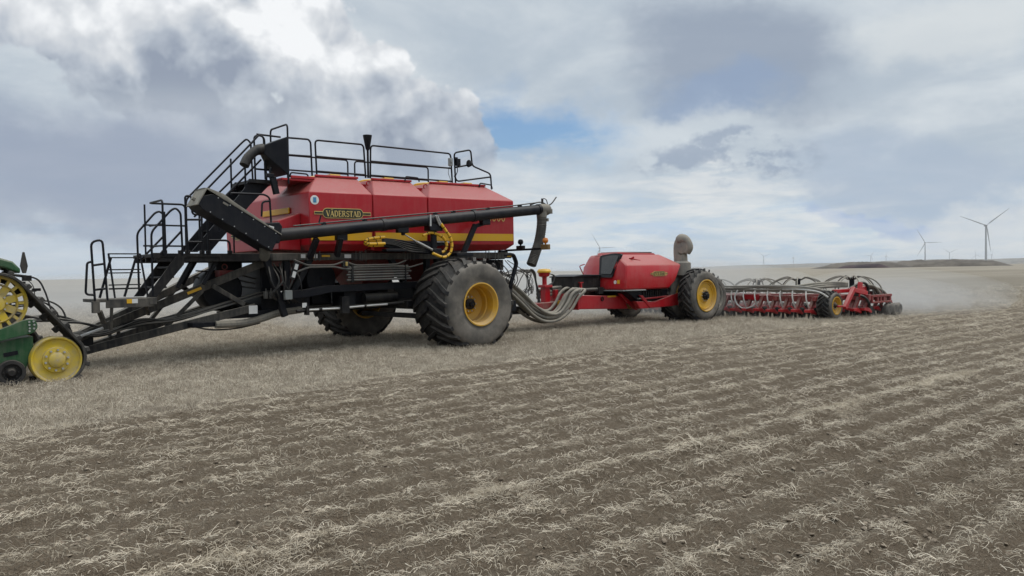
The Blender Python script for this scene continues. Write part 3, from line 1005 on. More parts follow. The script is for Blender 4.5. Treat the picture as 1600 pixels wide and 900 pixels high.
# (photo column, hub height px above the horizon, distance, blade angle, yaw of the rotor, label)
turbine(az_of(1541), 0, 80, 1873, 38, 20, 'tallest and nearest white wind turbine, behind the right end of the brown mound', 54)
turbine(az_of(1446), 0, 80, 3152, 0, 15, 'second tallest wind turbine, one blade level, left of the tallest one', 54)
turbine(az_of(938), 0, 80, 2795, 2, 25, 'wind turbine rising from behind the lid of the red seed tank', 60)
turbine(az_of(1194), 0, 80, 5829, 20, 20, 'faint small wind turbine just right of the seed drill tyre, leftmost over the bare field')
turbine(az_of(1240), 0, 80, 7030, 80, 60, 'faint tiny wind turbine with rotor nearly edge-on over the bare field')
turbine(az_of(1361), 0, 80, 6850, 52, 30, 'small wind turbine over the left half of the dark earth bank')
turbine(az_of(1385), 0, 80, 7200, 95, 60, 'small wind turbine over the right end of the dark earth bank')
turbine(az_of(1484), 0, 80, 6000, 25, 20, 'small wind turbine with raised blades between the two biggest turbines')
turbine(az_of(1488), 0, 80, 11000, 70, 40, 'tiniest wind turbine, low beside the tower of a small one between the two biggest')
turbine(az_of(1525), 0, 80, 7970, 100, 30, 'small wind turbine just left of the tallest turbine tower')
turbine(az_of(1550), 0, 80, 7780, 65, 60, 'small wind turbine just right of the tallest turbine tower')


# ------------------------------------------------------------------ wheels
def tyre_mesh(cx, cz, y0, y1, Ro, rim, n, lug, sweep, wtang=None):
    """Agricultural tyre round the Y axis: lathe carcass (dusty sidewalls, dark tread) and chevron lugs."""
    w = y1 - y0; yc = (y0 + y1) / 2
    R0 = Ro - lug
    mb = MB()
    prof = []
    side = [(rim - 0.01, 0.07), (rim + 0.02, 0.03), (rim + 0.06, 0.035), (rim + 0.22 * (R0 - rim), 0.010), (rim + 0.42 * (R0 - rim), 0.0), (rim + 0.60 * (R0 - rim), 0.006), (rim + 0.74 * (R0 - rim), 0.022), (rim + 0.85 * (R0 - rim), 0.05), (R0 - 0.05, 0.10)]
    crown = [(R0 - 0.022, max(0.16, 0.13 / w)), (R0 - 0.006, max(0.28, 0.2 / w)), (R0, 0.5)]
    sw = 0.55 if w > 0.9 else 0.35 / max(w, 0.3)
    half = [(r, y0 + q * 1.0) for r, q in side] + [(r, y0 + w * q) for r, q in crown]
    full = half + [(r, 2 * yc - y) for r, y in reversed(half[:-1])]
    mb.cur = 1
    k = len(side)
    mb.lathe(full[:k], (cx, 0, cz), 'Y', 64)
    mb.lathe(full[-k:], (cx, 0, cz), 'Y', 64)
    mb.cur = 0
    mb.lathe(full[k - 1:len(full) - k + 1], (cx, 0, cz), 'Y', 64)
    wt_ = wtang or (2 * math.pi * Ro / n) * 0.36
    for sgn in (-1, 1):
        for i in range(n):
            a0 = 2 * math.pi * (i + (0.5 if sgn > 0 else 0)) / n
            rows = []
            m = 5
            for j in range(m + 1):
                t = j / m
                yy = yc + sgn * (w / 2 - 0.05) * (1 - t) - sgn * 0.03 * t
                a = a0 + sweep * (t ** 0.8)
                rb = R0 - 0.09
                rt_ = Ro - (0.03 if j == 0 else 0.0) - (0.012 if j == m else 0)
                if j == 0:
                    yy = yc + sgn * (w / 2 - 0.045); rb = R0 - 0.13; rt_ = Ro - 0.075
                hb, ht = wt_ * (0.62 if j < m else 0.5), wt_ * (0.40 if j < m else 0.32)
                rows.append([(yy, a - hb / Ro, rb), (yy, a - ht / Ro, rt_), (yy, a + ht / Ro, rt_), (yy, a + hb / Ro, rb)])
            vs = [(cx - r * math.cos(a), y, cz + r * math.sin(a)) for row in rows for (y, a, r) in row]
            fs = []
            for j in range(m):
                for q in range(3):
                    f = (4 * j + q, 4 * j + q + 1, 4 * j + 5 + q, 4 * j + 4 + q)
                    fs.append(f if sgn < 0 else f[::-1])
            fs += [(3, 2, 1, 0), (4 * m, 4 * m + 1, 4 * m + 2, 4 * m + 3)]
            # the lug's shoulder end carries on down the sidewall in dust
            mb.add(vs, fs)
    return mb


def bolts(mb, c, y, rad, n, r, h, sgn=-1, a0=0.0):
    for i in range(n):
        a = a0 + 2 * math.pi * i / n
        mb.tube([(c[0] + rad * math.cos(a), y, c[1] + rad * math.sin(a)), (c[0] + rad * math.cos(a), y + sgn * h, c[1] + rad * math.sin(a))], r, 6)


def wheel(parent, cx, cz, y0, y1, Ro, rim, n, lug, sweep, face=-1, dish=0.35, mat='wheel_yellow'):
    """Rim with tyre; face = -1 when the dished side looks at the camera (towards -Y)."""
    ya, yb = (y0, y1) if face < 0 else (y1, y0)
    s = 1 if face < 0 else -1
    mb = MB()
    P = [(rim + 0.015, ya + s * 0.03), (rim + 0.02, ya + s * 0.005), (rim - 0.005, ya + s * 0.002), (rim - 0.02, ya + s * 0.02), (rim - 0.03, ya + s * 0.07), (rim - 0.055, ya + s * 0.10), (rim - 0.06, ya + s * dish * 0.62),
         (rim - 0.085, ya + s * dish * 0.66), (rim - 0.09, ya + s * dish * 0.95), (rim - 0.13, ya + s * dish), (rim * 0.52, ya + s * (dish + 0.02)), (rim * 0.40, ya + s * dish * 0.92), (rim * 0.25, ya + s * dish * 0.90), (0.01, ya + s * dish * 0.90)]
    mb.lathe(P if s > 0 else P[::-1], (cx, 0, cz), 'Y', 48)
    Q = [(rim - 0.02, ya + s * 0.5), (rim + 0.01, yb - s * 0.03), (rim - 0.02, yb), (rim - 0.05, yb - s * 0.1), (rim - 0.06, ya + s * (dish + 0.1))]
    mb.lathe(Q if s > 0 else Q[::-1], (cx, 0, cz), 'Y', 48)
    wh = obj('wheel', mb, mat, parent)
    obj('tyre', tyre_mesh(cx, cz, y0, y1, Ro, rim, n, lug, sweep), ['rubber', 'rubber_dusty'], wh, angle=50)
    hb = MB()
    yh = ya + s * dish * 0.90
    hb.lathe([(rim * 0.27, yh + s * 0.02), (rim * 0.27, yh - s * 0.05), (rim * 0.16, yh - s * 0.08), (rim * 0.15, yh - s * 0.13), (0.01, yh - s * 0.14)][::s], (cx, 0, cz), 'Y', 20)
    obj('hub', hb, 'black_dusty', wh)
    bb = MB(); bolts(bb, (cx, cz), ya + s * dish * 0.93, rim * 0.36, 10, 0.017, 0.045, -s)
    obj('wheel_bolt', bb, 'steel', wh)
    return wh


def rail(parent, lines, r=0.021, mat='black', name='railing', n=8, fil=0.09):
    mb = MB()
    for L in lines:
        mb.tube(fillet(L, fil, 4) if len(L) > 2 else L, r, n)
    return obj(name, mb, mat, parent, angle=60)


def at_y(y, pts):
    return [(x, y, z) for x, z in pts]


def u_bolt(mb, x, y, z0, z1, w=0.10):
    for dx in (-w / 2, w / 2):
        mb.tube([(x + dx, y, z0), (x + dx, y, z1)], 0.012, 6)


# ------------------------------------------------------------------ the tracked tractor (left edge)
def build_tractor():
    T = thing('tracked_tractor', 'green tracked tractor with yellow track wheels, cut off by the left edge of the photo', 'tractor', (2.1, 17.1, 0))
    for side in (0, 1):
        ya = 14.85 if side == 0 else 18.6
        yb = ya + 0.76
        s = 1 if side == 0 else -1
        yo = ya if side == 0 else yb                      # outer face
        Y = lambda d: yo + s * d
        dr, id_r, id_f = (2.08, 1.33), (2.91, 0.40), (1.25, 0.40)
        Rd, Ri = 0.455, 0.40
        # belt path: tangents round drive wheel and the two idlers
        def circ(c, r, a, b, n):
            return [(c[0] + r * math.cos(R(a + (b - a) * i / n)), c[1] + r * math.sin(R(a + (b - a) * i / n))) for i in range(n + 1)]
        path = circ(id_r, Ri, -90, 44, 9) + circ(dr, Rd, 46, 134, 9) + circ(id_f, Ri, 136, 270, 9)
        pts = []
        for i in range(len(path)):
            a, b = Vector((*path[i], 0)), Vector((*path[(i + 1) % len(path)], 0))
            k = max(1, int((b - a).length / 0.14))
            pts += [a.lerp(b, j / k) for j in range(k)]
        n = len(pts)
        nrm = []
        for i in range(n):
            t = (pts[(i + 1) % n] - pts[i - 1]).normalized()
            nrm.append(Vector((t.y, -t.x, 0)))
        mb = MB()
        prof = [(0.0, 0.0), (0.0, 0.76), (0.045, 0.76), (0.045, 0.0)]
        vs = []
        for i in range(n):
            for h, d in prof:
                q = pts[i] + nrm[i] * h
                vs.append((q.x, Y(d), q.y))
        fs = []
        for i in range(n):
            j = (i + 1) % n
            for k in range(4):
                l = (k + 1) % 4
                f = (4 * i + k, 4 * i + l, 4 * j + l, 4 * j + k)
                fs.append(f if s > 0 else f[::-1])
        mb.add(vs, fs)
        # outer tread bars and inner drive lugs
        L = 0; per = 0.20; acc = 0.0
        for i in range(n):
            acc += (pts[(i + 1) % n] - pts[i]).length
            if acc > per:
                acc = 0
                q, nn = pts[i], nrm[i]; t = Vector((-nn.y, nn.x, 0))
                M = Matrix(((t.x, 0, nn.x), (0, 1, 0), (t.y, 0, nn.y)))
                for (d0, d1) in ((0.0, 0.36), (0.40, 0.76)):
                    o = q + nn * 0.072
                    mb.box((o.x, Y((d0 + d1) / 2), o.y), (0.075, d1 - d0, 0.06), M)
                o = q - nn * 0.05
                mb.box((o.x, Y(0.38), o.y), (0.09, 0.12, 0.11), M)
        belt = obj('track_belt', mb, 'rubber', T, bevel=0.008, angle=30)
        belt.data.materials[0] = MAT['track']
        # drive wheel: ring with windows
        mb = MB()
        yw = lambda d: Y(0.10 + d)
        mb.lathe([(Rd, yw(0.0)), (Rd - 0.035, yw(-0.015)), (Rd - 0.05, yw(0.02)), (Rd - 0.05, yw(0.09)), (Rd, yw(0.1))][::s], (dr[0], 0, dr[1]), 'Y', 40)
        mb.lathe([(Rd - 0.13, yw(0.03)), (Rd - 0.15, yw(0.0)), (Rd - 0.165, yw(0.03)), (Rd - 0.165, yw(0.1)), (Rd - 0.13, yw(0.1))][::s], (dr[0], 0, dr[1]), 'Y', 40)
        for i in range(18):
            a = 2 * math.pi * i / 18; ca, sa = math.cos(a), math.sin(a)
            p = lambda r, d: (dr[0] + r * ca, yw(d), dr[1] + r * sa)
            mb.bar(p(Rd - 0.135, 0.06), p(Rd - 0.045, 0.06), 0.085, 0.045, (ca * 0 - sa, 0, ca))
        for i in range(9):
            a = 2 * math.pi * (i + 0.4) / 9; ca, sa = math.cos(a), math.sin(a)
            p = lambda r, d: (dr[0] + r * ca, yw(d), dr[1] + r * sa)
            mb.bar(p(0.10, 0.07), p(Rd - 0.15, 0.05), 0.06, 0.115, (-sa, 0, ca))
        mb.lathe([(0.20, yw(0.09)), (0.19, yw(0.05)), (0.13, yw(0.02)), (0.12, yw(-0.06)), (0.01, yw(-0.07))][::s], (dr[0], 0, dr[1]), 'Y', 28)
        dw = obj('drive_wheel', mb, 'tractor_yellow', T, angle=30)
        mb = MB(); bolts(mb, dr, yw(0.03), 0.16, 10, 0.016, 0.03, -s)
        obj('wheel_bolt', mb, 'steel', dw)
        for nm, c in (('idler_wheel', id_r), ('idler_wheel', id_f)):
            mb = MB()
            yi = lambda d: Y(0.03 + d)
            mb.lathe([(0.385, yi(0.30)), (0.395, yi(0.06)), (0.375, yi(0.0)), (0.355, yi(0.005)), (0.335, yi(0.045)), (0.245, yi(0.06)), (0.215, yi(0.055)), (0.205, yi(0.025)), (0.13, yi(0.02)), (0.12, yi(-0.01)), (0.09, yi(-0.03)), (0.01, yi(-0.032))][::s], (c[0], 0, c[1] - 0.03), 'Y', 44)
            w_ = obj(nm, mb, 'tractor_yellow', T, angle=35)
            mb = MB(); bolts(mb, (c[0], c[1] - 0.03), yi(0.023), 0.168, 10, 0.019, 0.035, -s, 0.2)
            obj('wheel_bolt', mb, 'steel', w_)
        for cx in (2.27, 1.82):
            mb = MB()
            yi = lambda d: Y(0.05 + d)
            mb.lathe([(0.205, yi(0.25)), (0.205, yi(0.02)), (0.195, yi(0.0)), (0.145, yi(0.0)), (0.14, yi(0.03))][::s], (cx, 0, 0.215), 'Y', 32)
            w_ = obj('road_roller', mb, 'rubber', T, angle=40)
            mb = MB(); mb.lathe([(0.141, yi(0.05)), (0.09, yi(0.05)), (0.06, yi(0.02)), (0.045, yi(-0.01)), (0.01, yi(-0.01))][::s], (cx, 0, 0.215), 'Y', 24)
            bolts(mb, (cx, 0.215), yi(0.05), 0.105, 8, 0.013, 0.025, -s)
            obj('roller_disc', mb, 'black_dusty', w_, angle=40)
        # green undercarriage: rocking arm with bolts, side frame
        mb = MB()
        arm = fillet([Vector((*p, 0)) for p in [(1.55, 0.72), (1.9, 0.86), (2.15, 0.93), (2.45, 1.055), (2.62, 1.06), (2.66, 0.92), (2.58, 0.83), (2.27, 0.77), (2.0, 0.70), (1.7, 0.62)]], 0.05, 3)
        mb.prism([(p.x, p.y) for p in arm], *sorted((Y(0.05), Y(0.22))))
        a_ = obj('track_arm', mb, 'green', T, bevel=0.008)
        mb = MB()
        for px, pz in ((2.53, 1.02), (2.59, 1.025), (2.53, 0.97), (2.60, 0.97), (2.535, 0.915), (2.595, 0.91), (2.53, 0.87)):
            mb.tube([(px, Y(0.05), pz), (px, Y(0.028), pz)], 0.016, 6)
        obj('arm_bolt', mb, 'steel', a_)
        mb = MB()
        fr = [(1.5, 0.64), (2.1, 0.70), (2.40, 0.76), (2.60, 0.78), (2.60, 0.55), (2.52, 0.34), (2.45, 0.14), (1.65, 0.14)]
        mb.prism(fr, *sorted((Y(0.17), Y(0.58))))
        f_ = obj('track_frame', mb, 'green', T, bevel=0.012)
        mb = MB(); mb.bar((2.18, Y(0.166), 0.50), (2.38, Y(0.166), 0.53), 0.012, 0.065)
        obj('frame_slot', mb, 'black', f_)
        # fender over the belt
        mb = MB()
        fen = [(1.0, 1.98), (1.6, 2.10), (2.15, 2.06), (2.33, 2.00), (2.43, 1.88), (2.43, 1.80), (2.19, 1.90), (1.6, 1.96), (1.0, 1.9)]
        mb.prism(fen, *sorted((Y(0.05), Y(0.80))))
        obj('fender', mb, 'green', T, bevel=0.03)
    # rear chassis, hitch and cab back
    mb = MB(); mb.span((-0.6, 16.4, 0.75), (2.35, 17.8, 1.55)); mb.span((1.6, 16.2, 1.1), (2.5, 18.0, 1.45)); mb.span((1.9, 15.65, 1.1), (2.25, 18.6, 1.5))
    obj('rear_chassis', mb, 'black_dusty', T, bevel=0.03)
    mb = MB(); mb.span((2.2, 16.95, 0.42), (3.55, 17.25, 0.50)); mb.span((2.35, 16.6, 0.5), (2.75, 17.6, 1.15)); mb.tube([(3.5, 17.1, 0.3), (3.5, 17.1, 0.75)], 0.045, 10)
    obj('drawbar_hitch', mb, 'beam', T, bevel=0.01)
    mb = MB(); mb.span((0.55, 16.5, 1.4), (1.75, 17.7, 1.95))
    obj('rear_deck', mb, 'green', T, bevel=0.04)
    mb = MB(); mb.prism([(-0.9, 1.6), (0.85, 1.6), (1.0, 2.4), (0.75, 3.25), (-0.9, 3.25)], 16.1, 18.1)
    cab = obj('cab', mb, 'glass', T, bevel=0.04)
    mb = MB(); mb.prism([(-1.1, 3.26), (0.95, 3.26), (0.85, 3.5), (-1.0, 3.55)], 16.0, 18.2)
    obj('cab_roof', mb, 'green', cab, bevel=0.05)
    # slow-vehicle marker seen nearly edge on
    mb = MB(); mb.prism([(2.735, 1.82), (2.70, 1.95), (2.745, 2.2), (2.775, 2.2), (2.82, 1.95), (2.79, 1.82)], 16.56, 16.62)
    obj('marker_board', mb, 'beam', T, bevel=0.008)
    mb = MB(); mb.tube(curve([(2.0, 16.6, 1.72), (2.4, 16.6, 1.80), (2.78, 16.6, 1.76), (2.86, 16.6, 1.70)]), 0.025, 6); mb.box((2.80, 16.6, 1.73), (0.14, 0.1, 0.10)); mb.box((2.72, 16.62, 1.64), (0.12, 0.08, 0.06))
    mb.box((2.95, 16.62, 1.52), (0.13, 0.08, 0.05)); mb.tube(curve([(2.3, 16.5, 1.5), (2.75, 16.6, 1.5), (2.95, 16.62, 1.5)]), 0.018, 6)
    obj('marker_bracket', mb, 'black_dusty', T)
    hs = [[(2.80, 1.78), (3.01, 1.70), (3.12, 1.48), (3.2, 1.18), (3.3, 0.8)], [(2.6, 1.30), (3.07, 1.31), (3.25, 1.27), (3.4, 1.14), (3.48, 0.92), (3.55, 0.7)],
          [(2.6, 1.24), (3.05, 1.28), (3.2, 1.22), (3.32, 1.08), (3.38, 0.9), (3.5, 0.66)], [(2.6, 1.2), (3.0, 1.24), (3.16, 1.16), (3.26, 1.02), (3.3, 0.86), (3.5, 0.62)],
          [(2.86, 1.72), (2.96, 1.6), (2.99, 1.42), (3.0, 1.2)]]
    for k, h in enumerate(hs):
        mb = MB(); mb.tube(curve([(x, 16.8 + 0.05 * k, z) for x, z in h]), 0.016 if k != 4 else 0.008, 6)
        obj('hydraulic_hose', mb, 'hose_black', T)
    for k in range(5):
        mb = MB(); mb.tube(curve([(2.6, 16.6 + 0.12 * k, 1.1 - 0.05 * k), (3.3, 16.7 + 0.1 * k, 0.92 + 0.05 * (k % 3)), (3.75, 16.8 + 0.08 * k, 0.86), (4.2, 16.85 + 0.08 * k, 0.72)]), 0.022, 6)
        obj('hydraulic_hose', mb, 'hose_black', T)
    return T


MAT['track'] = paint('track_rubber', (0.030, 0.029, 0.028), 0.8, 0.5, 0.25, 0.2, scale=4, dust=(0.17, 0.155, 0.135))
build_tractor()


# ------------------------------------------------------------------ the red air cart
def build_cart():
    C = thing('air_cart', 'big red air cart with black stairs, top railing, long black auger and two giant tyres', 'air cart', (11.1, 17.1, 0))
    slope = lambda x: 0.010 * (x - 7.7)

    def tank(x0, x1, t0, t1):
        mb = MB()
        loops = [((x0 + 0.10, x1 - 0.10), (15.58, 18.62), 2.20), ((x0, x1), (15.35, 18.85), 2.335), ((x0, x1), (15.35, 18.85), 3.44), ((t0, t1), (15.80, 18.40), 3.82)]
        vs = []
        for (xa, xb), (ya, yb), z in loops:
            vs += [(xa, ya, z + slope(xa)), (xb, ya, z + slope(xb)), (xb, yb, z + slope(xb)), (xa, yb, z + slope(xa))]
        fs = [(3, 2, 1, 0), (12, 13, 14, 15)]
        for i in range(3):
            for k in range(4):
                fs.append((4 * i + k, 4 * i + (k + 1) % 4, 4 * i + 4 + (k + 1) % 4, 4 * i + 4 + k))
        mb.add(vs, fs)
        o = obj('tank', mb, 'red', C, bevel=0.022, angle=20)
        # rolled top lip, stripe, cone hopper below
        lp = MB()
        for (a, b) in (((t0 - 0.02, 15.79), (t1 + 0.02, 15.79)), ((t0 - 0.02, 18.41), (t1 + 0.02, 18.41))):
            lp.bar((a[0], a[1], 3.835 + slope(a[0])), (b[0], b[1], 3.835 + slope(b[0])), 0.07, 0.05)
        obj('top_lip', lp, 'red', o, bevel=0.01)
        st = MB()
        xa, xb = max(x0 + 0.03, 7.75), x1 - 0.03
        st.prism([(xa, 2.425 + slope(xa)), (xb, 2.425 + slope(xb)), (xb, 2.60 + slope(xb)), (xa, 2.60 + slope(xa))], 15.340, 15.352)
        obj('yellow_stripe', st, 'yellow', o)
        xm = (x0 + x1) / 2
        hp = MB()
        lo = [(xm - 0.28, 16.75, 1.30), (xm + 0.28, 16.75, 1.30), (xm + 0.28, 17.45, 1.30), (xm - 0.28, 17.45, 1.30)]
        hi = [(x0 + 0.12, 15.75, 2.2), (x1 - 0.12, 15.75, 2.2), (x1 - 0.12, 18.45, 2.2), (x0 + 0.12, 18.45, 2.2)]
        hp.add(lo + hi, [(3, 2, 1, 0)] + [(k, (k + 1) % 4, 4 + (k + 1) % 4, 4 + k) for k in range(4)])
        obj('hopper_bottom', hp, 'red_dusty', o, bevel=0.01, angle=20)
        return o
    t1 = tank(7.72, 9.225, 8.11, 9.11)
    t2 = tank(9.265, 10.695, 9.50, 10.53)
    t3 = tank(10.735, 13.35, 11.10, 12.76)
    mb = MB()
    for x in (9.30, 10.80):
        mb.span((x - 0.22, 15.95, 3.66), (x + 0.22, 18.25, 3.74))
    for x in (9.245, 10.715):
        mb.span((x - 0.03, 15.40, 2.24), (x + 0.03, 18.80, 3.42))
    obj('tank_joint', mb, 'red', C)
    # front of the tank: locker with sloped shoulder, vertical ribs, yellow trim
    mb = MB(); mb.prism([(7.71, 2.22), (7.22, 2.24), (7.20, 2.84), (7.71, 3.02)], 15.75, 18.55)
    fl = obj('front_locker', mb, 'red', C, bevel=0.02)
    mb = MB(); mb.span((7.68, 16.25, 3.04), (7.712, 17.6, 3.17))
    obj('front_trim', mb, 'yellow', C, bevel=0.01)
    logo(C, (7.196, 17.55, 2.62), (0, -1, 0), (0, 0, 1), (-1, 0, 0), 1.0, 0.20, 0.13)
    mb = MB()
    for k in range(14):
        y = 15.95 + 0.06 * k
        mb.bar((7.78, y, 3.49), (8.06, y, 3.765), 0.012, 0.02)
    obj('anti_slip_ribs', mb, 'red_dusty', C)
    # lettering and marks on the near side
    logo(C, (8.50, 15.338, 3.01), (0.99995, 0, 0.010), (-0.010, 0, 0.99995), (0, -1, 0), 0.98, 0.215, 0.125)
    mb = MB()
    letters('6000', 0.20, lambda u, v, e: (12.76 + u, 15.340 - e, 3.06 + v + 0.01 * u), mb)
    obj('lettering', mb, 'gold', C)
    mb = MB(); mb.lathe([(0.01, 15.345), (0.095, 15.345), (0.10, 15.355)][::-1], (7.845, 0, 3.27), 'Y', 24); ro = obj('round_sticker', mb, 'white', C)
    mb = MB(); mb.span((7.81, 15.338, 3.215), (7.88, 15.344, 3.325)); obj('sticker_print', mb, 'blue', ro)
    # lids, latches, lifting eyes
    for x in (8.62, 10.0, 11.55, 12.3):
        mb = MB(); mb.lathe([(0.36, 3.80), (0.36, 3.875), (0.30, 3.90), (0.01, 3.90)], (x, 16.55, slope(x)), 'Z', 28)
        ld = obj('lid', mb, 'yellow', C)
        mb = MB(); mb.span((x - 0.13, 15.86, 3.85 + slope(x)), (x + 0.13, 16.3, 3.90 + slope(x))); obj('lid_latch', mb, 'yellow', ld, bevel=0.015)
    for x, z in ((9.16, 3.72), (9.46, 3.74), (10.60, 3.73), (11.02, 3.74), (13.0, 3.66)):
        mb = MB(); mb.tube([(x + 0.055 * math.cos(a), 15.88, z + slope(x) + 0.055 * math.sin(a)) for a in np.linspace(0, 2 * math.pi, 13)[:-1]], 0.016, 6, True)
        obj('lifting_eye', mb, 'red', C)
    # walkway at the front of the tank top
    mb = MB(); mb.span((7.30, 15.72, 3.69), (8.10, 16.9, 3.74)); mb.span((7.50, 15.70, 3.74), (8.04, 15.74, 3.80))
    obj('top_walkway', mb, 'red', C, bevel=0.008)

    # ---------------- railings on top
    y = 15.9
    rail(C, [at_y(y, [(7.52, 4.61), (8.01, 4.62), (8.06, 4.56), (8.08, 3.84)]), at_y(y, [(7.54, 4.25), (8.06, 4.26)]), at_y(y, [(7.52, 3.7), (7.53, 4.61)])])
    rail(C, [at_y(y, [(8.19, 3.86), (8.165, 4.62), (9.36, 4.63), (9.40, 3.88)]), at_y(y, [(8.18, 4.27), (9.38, 4.27)]), at_y(y, [(8.19, 3.95), (9.38, 3.95)])])
    rail(C, [at_y(y, [(9.52, 3.88), (9.545, 4.63), (11.80, 4.63), (11.84, 3.88)]), at_y(y, [(9.53, 4.27), (11.82, 4.27)]), at_y(y, [(9.53, 3.95), (11.82, 3.95)])])
    rail(C, [at_y(y, [(11.94, 3.88), (11.91, 4.66), (12.43, 4.78), (12.47, 4.38), (13.06, 4.22), (13.09, 3.82)]), at_y(y, [(11.91, 4.10), (11.98, 3.96), (13.07, 4.14)]), at_y(y, [(11.93, 4.30), (12.34, 4.39)])])
    for a, b in (((7.49, 3.76), (7.92, 3.76)), ((10.35, 3.86), (10.75, 3.86)), ((12.56, 3.84), (12.98, 3.82))):
        rail(C, [at_y(15.74, [a, (a[0] + 0.02, a[1] + 0.10), (b[0] - 0.03, b[1] + 0.09), b])], 0.017, name='grab_handle', fil=0.05)
    # gate hoop across the walkway and its neighbours
    rail(C, [[(7.45, 16.55, 3.72), (7.45, 16.55, 4.86), (7.45, 15.72, 4.86), (7.45, 15.72, 3.62)]])
    rail(C, [at_y(16.3, [(6.98, 3.70), (6.97, 4.66), (7.18, 4.67), (7.20, 3.75)]), at_y(16.3, [(7.03, 4.69), (7.56, 4.68)]), at_y(16.25, [(6.97, 3.95), (7.62, 3.94)])])
    # far-side railing
    rail(C, [at_y(18.3, [(8.1, 3.86), (8.1, 4.62), (10.3, 4.63), (10.3, 3.88)]), at_y(18.3, [(8.1, 4.27), (10.3, 4.27)])])
    rail(C, [at_y(18.3, [(10.5, 3.86), (10.5, 4.62), (12.8, 4.63), (12.8, 3.88)]), at_y(18.3, [(10.5, 4.27), (12.8, 4.27)])])
    # camera boxes, work light, tall funnel
    mb = MB(); mb.box((11.77, 15.87, 4.42), (0.10, 0.08, 0.19)); mb.box((11.765, 15.825, 4.44), (0.06, 0.02, 0.09)); obj('sensor_box', mb, 'grey_box', C, bevel=0.01)
    mb = MB(); mb.box((12.0, 15.88, 4.43), (0.12, 0.09, 0.17)); mb.box((11.95, 15.88, 4.52), (0.07, 0.07, 0.06)); mb.tube(curve([(11.97, 15.88, 4.35), (11.99, 15.88, 4.22), (11.93, 15.89, 4.08)]), 0.012, 6); obj('sensor_box', mb, 'black', C, bevel=0.01)
    mb = MB(); mb.lathe([(0.02, 0.06), (0.05, 0.05), (0.095, -0.05), (0.09, -0.06), (0.01, -0.05)], (12.37, 15.85, 4.42), 'X', 16); obj('work_light', mb, 'black', C)
    mb = MB(); mb.tube(curve([(11.74, 15.87, 4.32), (11.70, 15.87, 4.15), (11.75, 15.87, 4.02), (11.77, 15.87, 3.9)]), 0.007, 5); obj('sensor_cable', mb, 'hose_black', C)
    mb = MB(); mb.lathe([(0.025, 3.88), (0.025, 4.50), (0.05, 4.54), (0.105, 4.84), (0.10, 4.85), (0.03, 4.6), (0.01, 4.6)], (9.455, 15.88, 0), 'Z', 18); obj('vent_funnel', mb, 'black', C)

    # ---------------- black filling funnel with its bent spout, hung on the gate hoop
    mb = MB()
    apex = [(7.04, 15.98, 4.24), (7.04, 16.18, 4.24), (7.05, 16.18, 4.42), (7.05, 15.98, 4.42)]
    basep = [(7.44, 15.70, 3.80), (7.44, 16.50, 3.80), (7.44, 16.50, 4.60), (7.44, 15.70, 4.60)]
    mb.add(apex + basep, [(0, 1, 2, 3), (7, 6, 5, 4)] + [(k, 4 + k, 4 + (k + 1) % 4, (k + 1) % 4) for k in range(4)])
    fn = obj('fill_funnel', mb, 'black', C, bevel=0.015, angle=20)
    mb = MB(); mb.tube(curve([(7.08, 16.08, 4.36), (6.90, 16.06, 4.30), (6.72, 16.03, 4.14), (6.62, 16.0, 3.97)], 5), [0.11] * 5 + [0.10] * 11, 12)
    obj('funnel_spout', mb, 'black_dusty', fn)
    mb = MB(); mb.bar((7.12, 15.85, 3.95), (7.10, 15.85, 3.80), 0.04, 0.04); mb.box((7.10, 15.85, 3.78), (0.16, 0.10, 0.08)); mb.bar((7.16, 15.86, 3.76), (7.24, 15.86, 3.4), 0.09, 0.12)
    obj('funnel_bracket', mb, 'black', C, bevel=0.01)

    # ---------------- upper stairs in front of the tank
    mb = MB()
    for yy in (16.15, 16.9):
        mb.prism([(5.58, 2.22), (5.95, 2.22), (6.80, 3.20), (7.32, 3.72), (6.78, 3.72), (6.66, 3.50)], yy - 0.02, yy + 0.02)
    us = obj('upper_stair', mb, 'black', C)
    for k in range(6):
        t = (k + 0.5) / 6
        m2 = MB(); x, z = 5.80 + 1.15 * t, 2.32 + 1.28 * t
        m2.span((x - 0.02, 16.17, z), (x + 0.24, 16.88, z + 0.035)); obj('tread', m2, 'black_dusty', us)
    mb = MB(); mb.span((6.75, 16.0, 3.63), (7.34, 17.0, 3.69)); obj('stair_head', mb, 'black_dusty', C)
    rail(C, [at_y(16.15, [(5.74, 2.35), (5.74, 3.28), (6.88, 4.50), (7.02, 4.66), (7.13, 4.60), (7.16, 3.70)]), at_y(16.15, [(5.9, 2.95), (7.05, 4.14)])])
    rail(C, [at_y(16.9, [(5.74, 2.35), (5.74, 3.30), (6.95, 4.58), (7.06, 4.68), (7.15, 4.60), (7.18, 3.70)]), at_y(16.9, [(5.9, 2.95), (7.05, 4.10)])])
    for yy in (16.15, 16.9):
        rail(C, [[(6.70, yy, 3.55), (6.70, yy, 4.22)]])

    # ---------------- middle platform
    mb = MB(); mb.span((4.80, 15.80, 2.09), (7.25, 17.3, 2.16))
    for k in range(3):
        mb.span((4.82, 15.82 + 0.7 * k, 2.0), (7.22, 15.88 + 0.7 * k, 2.09))
    mb.span((6.0, 15.80, 2.0), (7.4, 15.90, 2.10)); mb.span((4.74, 15.78, 2.06), (4.86, 15.92, 2.17))
    obj('platform', mb, 'black_dusty', C, bevel=0.006)
    mb = MB()
    for p, q in (((6.02, 16.0, 2.05), (5.72, 16.0, 1.55)), ((5.53, 16.0, 2.03), (5.22, 16.0, 1.50)), ((6.02, 17.2, 2.05), (5.72, 17.2, 1.55))):
        mb.bar(p, q, 0.07, 0.07)
    obj('platform_strut', mb, 'black', C, bevel=0.006)
    mb = MB()
